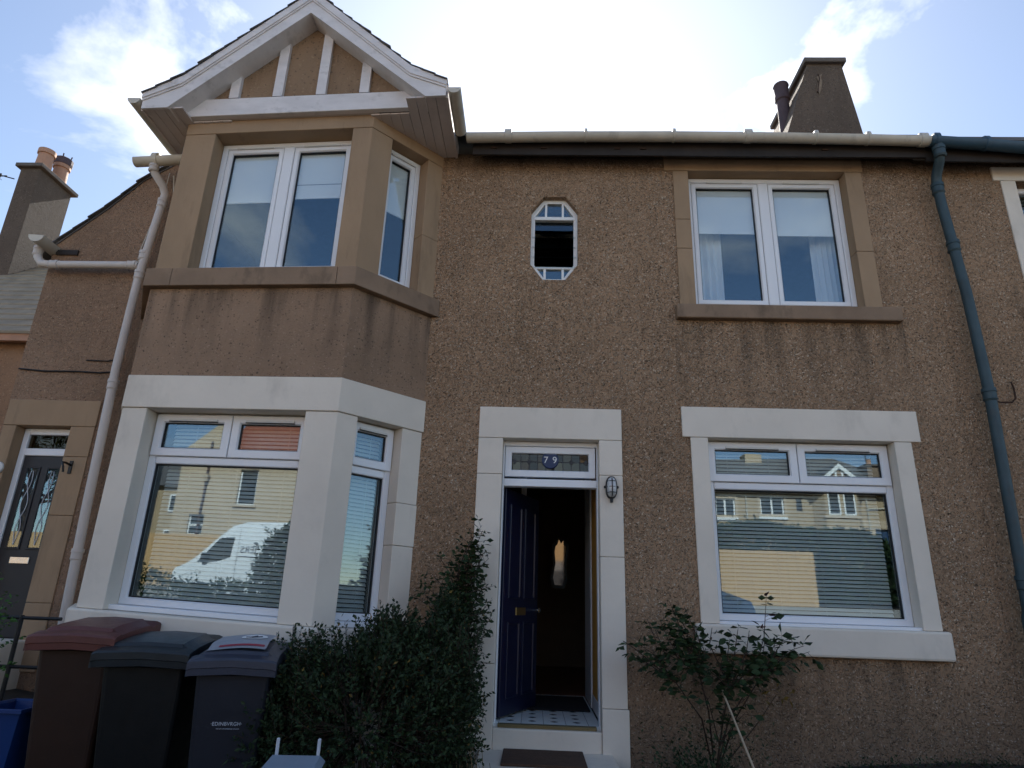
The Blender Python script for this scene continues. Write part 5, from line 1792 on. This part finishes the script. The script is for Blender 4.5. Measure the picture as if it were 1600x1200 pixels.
r = np.random.default_rng(8)
ds = thing('dead_stems', 'tuft of dry straw coloured stems beside the doorstep', 'plant', (-0.62, -0.72, 0.3))
for k in range(26):
    x = -0.46 + r.normal() * 0.09
    y = -0.74 + r.normal() * 0.06
    z0 = gz(x, y)
    hh = r.uniform(0.18, 0.42)
    dx = r.normal() * 0.06
    B().tube([(x, y, z0 - 0.02), (x + dx * 0.4, y, z0 + hh * 0.6), (x + dx, y - 0.02, z0 + hh)], [0.0035, 0.003, 0.0015], 4).done('stem', 'straw', ds)
# pebbles and fallen bits along the foot of the wall
P, D = [], []
for k in range(900):
    x = r.uniform(-0.9, 4.6)
    y = -abs(r.normal()) * 0.35 - 0.02
    P.append((x, y, gz(x, y) + 0.004))
    D.append(r.normal(size=3) * (1, 1, 0.35))
lit = leaf_cloud('leaf_litter', np.array(P), np.array(D), 0.035, 'leaf_yellow', None, 0.6, 4)
lit['kind'] = 'stuff'
tag(lit, 'dead leaves scattered along the foot of the wall', 'leaf litter')
lit.data.materials.clear()
lit.data.materials.append(MT['twig'])
P, D = [], []
for k in range(170):
    x = r.uniform(2.3, 4.7)
    y = -0.08 - abs(r.normal()) * 0.16
    hgt = abs(r.normal()) * 0.05 + 0.02
    p, d = shoot_leaves((x, y, gz(x, y)), (x + r.normal() * 0.03, y, gz(x, y) + hgt), 4, r)
    P += p
    D += d
wd = leaf_cloud('weeds', np.array(P), np.array(D), 0.03, 'leaf_dark', None, 0.4, 14)
wd['kind'] = 'stuff'
tag(wd, 'low weeds along the foot of the wall by the blue downpipe', 'weeds')

# ------------------------------------------------------------------ across the street (seen in the window glass)
# front hedge and bush
r = np.random.default_rng(61)


def hedge(name, label, x0, x1, y0, y1, topf, n, size, mat='leaf_dark', cat='hedge'):
    t = thing(name, label, cat, ((x0 + x1) / 2, (y0 + y1) / 2, gz((x0 + x1) / 2, (y0 + y1) / 2)))
    P, D = [], []
    for k in range(n):
        x = r.uniform(x0, x1)
        g = gz(x, (y0 + y1) / 2)
        top = topf(x)
        face = r.integers(0, 4)
        y = y0 + r.random() * (y1 - y0)
        z = g + (top - g) * r.random()
        if face == 0:
            y = y0 + abs(r.normal()) * 0.12
        elif face == 1:
            y = y1 - abs(r.normal()) * 0.12
        elif face == 2:
            z = top - abs(r.normal()) * 0.15
        base = np.array((x, y, z))
        tip = base + np.array((r.normal() * 0.08, r.normal() * 0.08 + (-0.06 if face == 0 else 0.06 if face == 1 else 0), abs(r.normal()) * 0.10 + 0.02))
        p, d = shoot_leaves(base, tip, 6, r)
        P += p
        D += d
    leaf_cloud('foliage', np.array(P), np.array(D), size, mat, t, 0.55, 5)['kind'] = 'stuff'
    b = B()
    nseg = max(2, int((x1 - x0) / 0.4))
    for k in range(nseg):
        x = x0 + (x1 - x0) * (k + 0.5) / nseg
        g = gz(x, (y0 + y1) / 2)
        b.tube([(x, (y0 + y1) / 2, g - 0.05), (x + r.normal() * 0.08, (y0 + y1) / 2, g + (topf(x) - g) * 0.8)], [0.03, 0.01], 5)
    b.done('trunk', 'twig', t)
    return t


hedge('front_hedge', 'clipped dark hedge along the front of the garden reflected low in the bay window', -11.0, -2.4, -8.5, -7.7, lambda x: 1.66 + 0.06 * math.sin(x * 3) + 0.28 * max(0, min(1, (-6.3 - x) / 2)), 3600, 0.07)
hedge('garden_bush', 'tall rounded bush in the hedge reflected at the right of the bay window', -5.25, -3.70, -8.8, -7.5, lambda x: 2.78 - 1.2 * ((x + 4.40) / 0.92) ** 4, 3600, 0.075, cat='bush')
hedge('back_hedge', 'green hedge behind the timber fence across the street', 4.4, 13.2, -19.2, -18.2, lambda x: 4.45 + 0.12 * math.sin(x * 1.7) - 0.06 * max(0, x - 10) ** 2, 9000, 0.12, 'leaf_rose')


def board_fence(label, x0, x1, y, ztop, group=None):
    t = thing('timber_fence', label, 'fence', ((x0 + x1) / 2, y, gz((x0 + x1) / 2, y)), group or 'timber fences across the street')
    n = int((x1 - x0) / 0.155)
    me = None
    for k in range(n):
        x = x0 + (x1 - x0) * (k + 0.5) / n
        g = gz(x, y)
        B().box(x - 0.0755, x + 0.0755, y, y + 0.022 + 0.004 * (k % 2), g + 0.03, ztop + random.uniform(-0.008, 0.008)).done('board', 'fence', t)
    for z in (0.5, 1.3):
        B().box(x0, x1, y - 0.045, y - 0.002, gz(x0, y) + z, gz(x0, y) + z + 0.08).done('rail', 'fence', t)
    for k in range(int((x1 - x0) / 2.0) + 1):
        x = x0 + 2.0 * k
        B().box(x - 0.05, x + 0.05, y - 0.14, y - 0.046, gz(x, y) - 0.1, ztop - 0.03).done('post', 'fence', t)
    return t


board_fence('orange timber board fence across the street reflected in the window right of the door', 0.2, 9.75, -17.4, 3.55)
board_fence('orange timber board fence across the street reflected at the left of the bay window', -23.5, -7.5, -17.4, 3.42)

tr = thing('added_tree', 'broad dark tree added across the street to darken the reflection in the black side door', 'tree', (-19.6, -18.6, gz(-19.6, -18.6)))  # unseen tree, added to give the side door glass a dark reflection
tb_ = B()
tz = gz(-19.6, -18.6)
tb_.tube([(-19.6, -18.6, tz - 0.1), (-19.55, -18.6, tz + 1.6), (-19.7, -18.5, tz + 3.2), (-19.6, -18.6, tz + 5.0)], [0.22, 0.17, 0.12, 0.05], 10)
P, D = [], []
for k in range(9):
    a = r.uniform(0, 6.28)
    e = (-19.6 + 1.7 * math.cos(a), -18.6 + 1.5 * math.sin(a), tz + r.uniform(3.0, 6.0))
    tb_.tube([(-19.65, -18.55, tz + r.uniform(1.8, 3.4)), ((e[0] - 19.6) / 2, (e[1] - 18.6) / 2, e[2] - 0.7), e], [0.08, 0.05, 0.02], 6)
    for q in range(260):
        u = r.normal(size=3)
        u /= np.linalg.norm(u)
        c = np.array(e) + u * np.array((1.0, 0.95, 0.85)) * r.uniform(0.3, 1.0)
        p, d = shoot_leaves(c, c + u * 0.25 + np.array((0, 0, 0.08)), 5, r)
        P += p
        D += d
tb_.done('trunk', 'twig', tr)
leaf_cloud('crown', np.array(P), np.array(D), 0.12, 'leaf_dark', tr, 0.55, 8)['kind'] = 'stuff'

# low iron railing in front of the garden on the right
gr_ = thing('garden_railing', 'black iron garden railing reflected at the foot of the right hand window', 'railing', (4.0, -7.9, 0.1))
for k in range(26):
    x = 1.2 + 0.22 * k
    B().tube([(x, -7.9, gz(x, -7.9)), (x, -7.9, 1.18)], 0.010, 5).done('bar', 'iron', gr_)
for z in (0.30, 1.10):
    B().tube([(1.1, -7.9, z), (6.9, -7.9, z)], 0.014, 5).done('rail', 'iron', gr_)

# delivery van
VX, VY = -9.75, -13.9
vz = gz(-7, VY) + 0.02
van = thing('white_van', 'white high roofed van parked across the street reflected in the bay window', 'van', (-7, VY, vz))
prof = [(0.0, 0.45), (0.02, 0.92), (0.08, 1.04), (0.62, 1.24), (1.20, 1.92), (1.48, 2.18), (1.85, 2.30), (5.15, 2.34), (5.25, 2.22), (5.28, 0.5), (4.9, 0.42), (0.25, 0.36)]
b = B(Matrix.Translation((VX, VY, vz)))
b.prism(prof, 'y', -0.98, 0.98)
bmesh.ops.bevel(b.bm, geom=b.bm.edges[:], offset=0.07, segments=2, affect='EDGES', profile=0.6)
b.done('body', 'van_white', van, True)
VM = Matrix.Translation((VX, VY, vz))
for s in (-1, 1):
    B(VM).prism([(0.66, 1.20), (1.16, 1.80), (1.24, 1.86), (1.60, 1.88), (1.55, 1.36), (1.30, 1.26), (0.95, 1.19)], 'y', s * 0.975, s * 0.992).done('side_window', 'dark_glass', van)
    B(VM).box(1.72, 1.732, s * 0.975 - 0.008, s * 0.975 + 0.01, 0.55, 2.1).done('door_seam', 'seal', van)
    for x in (0.85, 4.25):
        wv = B(VM).lathe([(0.20, -0.10), (0.34, -0.10), (0.35, -0.06), (0.35, 0.06), (0.34, 0.10), (0.20, 0.10)], (x, s * 0.90, 0.35), 20, 'y').done('wheel', 'tyre', van)
        B(VM).lathe([(0.19, -0.02), (0.20, 0.0), (0.19, 0.02)], (x, s * 1.0, 0.35), 16, 'y').done('hub', 'chrome', wv)
B(VM).prism([(0.66, 1.29), (1.20, 1.925), (1.21, 1.915), (0.67, 1.275)], 'y', -0.80, 0.80).done('windscreen', 'dark_glass', van)
text('lettering', 'IERS', 0.25, Matrix.Translation((VX + 2.02, VY + 0.986, vz + 1.55)) @ Matrix.Rotation(math.pi, 4, 'Z') @ UPR, 'lettering', van, 0.002)
B(VM).box(1.75, 2.40, 0.975, 0.986, 1.36, 1.38).done('stripe', 'lettering', van)
B(VM).box(0.80, 0.94, 0.99, 1.14, 1.22, 1.44, 0.03).done('wing_mirror', 'seal', van)

# blue car
KX, KY = 1.3, -12.2
kz = gz(3, KY) + 0.02
car = thing('blue_car', 'dark blue car parked across the street reflected low in the window right of the door', 'car', (3.4, KY, kz))
prof = [(0.0, 0.45), (0.02, 0.95), (0.25, 1.10), (0.75, 1.55), (1.3, 1.66), (2.6, 1.62), (3.35, 1.10), (4.25, 0.92), (4.35, 0.70), (4.35, 0.40), (4.1, 0.30), (0.2, 0.32)]
b = B(Matrix.Translation((KX, KY, kz)))
b.prism(prof, 'y', -0.88, 0.88)
bmesh.ops.bevel(b.bm, geom=b.bm.edges[:], offset=0.08, segments=2, affect='EDGES', profile=0.6)
b.done('body', 'car_blue', car, True)
KM = Matrix.Translation((KX, KY, kz))
for s in (-1, 1):
    B(KM).prism([(0.62, 1.12), (0.92, 1.48), (1.75, 1.53), (1.75, 1.10)], 'y', s * 0.875, s * 0.888).done('side_window', 'dark_glass', car)
    B(KM).prism([(1.82, 1.10), (1.82, 1.53), (2.50, 1.52), (3.05, 1.10)], 'y', s * 0.875, s * 0.888).done('side_window', 'dark_glass', car)
    for x in (0.85, 3.5):
        wv = B(KM).lathe([(0.18, -0.09), (0.31, -0.09), (0.32, -0.05), (0.32, 0.05), (0.31, 0.09), (0.18, 0.09)], (x, s * 0.82, 0.32), 20, 'y').done('wheel', 'tyre', car)
        B(KM).lathe([(0.17, -0.02), (0.18, 0.0), (0.17, 0.02)], (x, s * 0.91, 0.32), 16, 'y').done('hub', 'chrome', wv)
    B(KM).box(4.28, 4.36, s * 0.62 - 0.14, s * 0.62 + 0.14, 0.66, 0.80, 0.02).done('headlight', 'lamp_glass', car)
B(KM).prism([(2.66, 1.60), (3.32, 1.14), (3.31, 1.12), (2.65, 1.585)], 'y', -0.72, 0.72).done('windscreen', 'dark_glass', car)

# house opposite, a sister of ours: gabled bay, slate roof, chimney with two aerials
OY0 = -34.0
oz = 3.55
op = thing('opposite_house', 'sunlit gabled house across the street reflected in the window right of the door', 'house', (14, OY0 - 3, oz))
b = B()
wins = [(11.05, 12.25, 6.80, 7.95), (13.75, 15.2, 6.92, 8.2)]
door = (20.45, 21.25, 3.9, 6.35)
wall_grid(b, 3.0, 24.0, 2.5, 8.42, wins + [door, (6.6, 7.9, 6.8, 8.0), (15.95, 16.3, 7.3, 8.1)], OY0, OY0 - 0.3)
b.done('wall', 'opp_harl', op)
for (xa, xb, za, zb) in wins + [(6.6, 7.9, 6.8, 8.0)]:
    B().box(xa - 0.15, xb + 0.15, OY0 - 0.05, OY0 + 0.08, za - 0.14, za).done('window_sill', 'white_paint', op)
    fr = B().ring(xa, xb, za, zb, 0.09, OY0 - 0.16, OY0 - 0.08).done('window', 'white_paint', op)
    B().box((xa + xb) / 2 - 0.06, (xa + xb) / 2 + 0.06, OY0 - 0.15, OY0 - 0.07, za + 0.09, zb - 0.09).done('mullion', 'white_paint', fr)
    B().box(xa + 0.09, xb - 0.09, OY0 - 0.14, OY0 - 0.13, za + 0.09, zb - 0.09).done('pane', 'dark_glass', fr)
    B().ring(xa - 0.16, xb + 0.16, za - 0.002, zb + 0.16, 0.155, OY0 - 0.02, OY0 + 0.03).done('window_surround', 'cream_render', op)
dr = B().ring(door[0] - 0.2, door[1] + 0.2, door[2], door[3] + 0.22, 0.2, OY0 - 0.1, OY0 + 0.04).done('door_surround', 'cream_render', op)
B().box(door[0], door[1], OY0 - 0.16, OY0 - 0.12, door[2], door[3]).done('door', 'car_blue', op)
B().box(15.95, 16.3, OY0 - 0.16, OY0 - 0.12, 7.3, 8.1).done('stair_window', 'dark_glass', op)
# bay
b = B()
b.prism([(16.9, OY0), (17.4, OY0 + 0.66), (19.3, OY0 + 0.66), (19.8, OY0)], 'z', 2.6, 8.55)
b.done('bay_wall', 'opp_harl', op)
for xa, xb in ((17.55, 18.25), (18.45, 19.15)):
    fr = B().ring(xa, xb, 7.05, 8.45, 0.09, OY0 + 0.70, OY0 + 0.665).done('window', 'white_paint', op)
    B().box(xa + 0.09, xb - 0.09, OY0 + 0.665, OY0 + 0.675, 7.14, 8.36).done('pane', 'dark_glass', fr)
B().box(17.3, 19.4, OY0 + 0.662, OY0 + 0.74, 6.88, 7.04).done('window_sill', 'cream_render', op)
B().box(17.35, 19.35, OY0 + 0.662, OY0 + 0.70, 6.05, 6.40).done('bay_lintel', 'cream_render', op)
fr = B().box(17.6, 19.1, OY0 + 0.662, OY0 + 0.68, 4.7, 6.05).done('window', 'dark_glass', op)
for xa, xb in ((17.36, 17.6), (19.1, 19.34)):
    B().box(xa, xb, OY0 + 0.662, OY0 + 0.70, 4.5, 6.05).done('bay_pier', 'cream_render', op)
# its gable
for s in (-1, 1):
    ex = 18.3 + s * 1.55
    B().prism([(18.3, 10.15), (ex, 8.78), (ex, 8.48), (18.3, 9.82)], 'y', OY0 + 0.92, OY0 + 1.0).done('barge_board', 'white_paint', op)
B().prism([(18.3, 10.0), (16.9, 8.7), (19.7, 8.7)], 'y', OY0 + 0.80, OY0 + 0.86).done('infill_panel', 'infill', op)
for x in (17.7, 18.1, 18.5, 18.9):
    B().box(x - 0.06, x + 0.06, OY0 + 0.86, OY0 + 0.90, 8.7, 9.9 - abs(x - 18.3) * 0.9).done('gable_stud', 'white_paint', op)
B().box(16.9, 19.7, OY0 + 0.86, OY0 + 0.93, 8.55, 8.75).done('tie_beam', 'white_paint', op)
B().prism([(18.3, 10.22), (16.68, 8.78), (16.68, 8.70), (18.3, 10.12), (19.92, 8.70), (19.92, 8.78)], 'y', OY0 - 2.5, OY0 + 1.0).done('gable_roof', 'slate', op)
b = B()
b.add([(2.5, OY0 + 0.35, 8.42), (24.5, OY0 + 0.35, 8.42), (20.4, OY0 - 4.2, 11.55), (2.5, OY0 - 4.2, 11.0), (24.5, OY0 - 9, 8.42), (2.5, OY0 - 9, 8.42)],
      ((0, 1, 2, 3), (1, 4, 2), (4, 5, 3, 2), (0, 3, 5), (0, 5, 4, 1)))
b.done('roof', 'slate', op)
oc = B().box(21.3, 22.5, OY0 - 2.6, OY0 - 1.6, 8.8, 10.55).done('chimney', 'brick_raw', op)
B().box(21.2, 22.6, OY0 - 2.7, OY0 - 1.5, 10.551, 10.68).done('cope_stone', 'cement', oc)
B().lathe([(0.18, 0), (0.16, 0.4), (0.19, 0.42)], (21.7, OY0 - 2.1, 10.68), 12).done('chimney_pot', 'terracotta', oc)
B().box(14.2, 15.3, OY0 - 4.6, OY0 - 3.5, 9.5, 11.6).done('chimney', 'cream_render', op)
for x in (21.45, 22.2):
    B().tube([(x, OY0 - 1.9, 10.6), (x, OY0 - 1.9, 13.2)], 0.03, 5).done('aerial_pole', 'iron', oc)
half_gutter([(2.6, OY0 + 0.36, 8.42), (24.4, OY0 + 0.36, 8.42)], 0.07).done('gutter', 'gutter', op)
for x in (20.15, 12.9):
    B().tube([(x, OY0 + 0.08, 3.4), (x, OY0 + 0.08, 8.4)], 0.045, 8).done('downpipe', 'gutter', op)
B().tube([(20.2, OY0 + 0.08, 7.55), (23.5, OY0 + 0.08, 7.70)], 0.045, 8).done('downpipe', 'gutter', op)
B().box(19.5, 23.0, OY0 + 0.01, OY0 + 0.06, 6.42, 6.85).done('door_lintel', 'cream_render', op)

# cream house end with narrow windows
CY_ = -26.0
ce = thing('cream_house', 'cream rendered house end with a narrow window reflected in the bay window', 'house', (-11, CY_ - 3, 2.4))
b = B()
wall_grid(b, -17.4, -5.0, 1.5, 8.15, [(-14.4, -13.5, 5.57, 7.29), (-16.55, -15.8, 4.1, 5.06)], CY_, CY_ - 0.3)
b.prism([(-17.4, 1.5), (-17.1, 1.5), (-17.1, 8.15), (-17.4, 8.15)], 'y', CY_ - 8, CY_ - 0.302)
b.prism([(-17.4, 8.15), (-15.4, 8.15), (-15.4, 9.9)], 'y', CY_ - 0.3, CY_)
b.done('wall', 'cream_render', ce)
for (xa, xb, za, zb) in ((-14.4, -13.5, 5.57, 7.29), (-16.55, -15.8, 4.1, 5.06)):
    fr = B().ring(xa, xb, za, zb, 0.07, CY_ - 0.20, CY_ - 0.12).done('window', 'white_paint', ce)
    B().box(xa + 0.07, xb - 0.07, CY_ - 0.17, CY_ - 0.16, za + 0.07, zb - 0.07).done('pane', 'dark_glass', fr)
    B().box(xa - 0.12, xb + 0.12, CY_ - 0.11, CY_ + 0.08, za - 0.12, za).done('window_sill', 'cream_render', ce)
B().box(-16.55, -15.8, CY_ - 0.19, CY_ - 0.10, 4.52, 4.62).done('transom', 'white_paint', ce)
b = B()
b.add([(-15.39, CY_ + 0.3, 8.15), (-4.6, CY_ + 0.3, 8.15), (-4.6, CY_ - 4, 11.6), (-15.39, CY_ - 4, 11.6), (-15.39, CY_ - 8.3, 8.15), (-4.6, CY_ - 8.3, 8.15)], ((0, 1, 2, 3), (3, 2, 5, 4), (0, 3, 4), (1, 5, 2)))
b.done('roof', 'red_tile', ce)
B().tube([(-16.0, CY_ + 0.08, 2.6), (-16.0, CY_ + 0.08, 8.6)], 0.05, 8).done('downpipe', 'dark_pot', ce)
B().lathe([(0.09, 0), (0.16, 0.3), (0.16, 0.38)], (-16.0, CY_ + 0.12, 6.6), 8).done('hopper_head', 'cream_render', ce)

# greyer house further up the street
fh = thing('far_house', 'grey brown house further up the street reflected at the left of the bay window', 'house', (-26, -46, 4))
B().box(-36, -19.5, -53, -45, 3.0, 9.3).done('wall', 'opp_harl', fh)
b = B()
b.prism([(-44.6, 9.3), (-49, 12.6), (-53.4, 9.3)], 'x', -36.5, -19.0)
b.done('roof', 'slate', fh)
for xa in (-31.5, -28.5, -25.0, -22.0):
    for za in (4.6, 7.3):
        f_ = B().box(xa, xa + 1.3, -44.98, -44.9, za, za + 1.35).done('window', 'white_paint', fh)
        B().box(xa + 0.12, xa + 1.18, -44.9, -44.88, za + 0.12, za + 1.23).done('pane', 'dark_glass', f_)

bpy.context.view_layer.update()
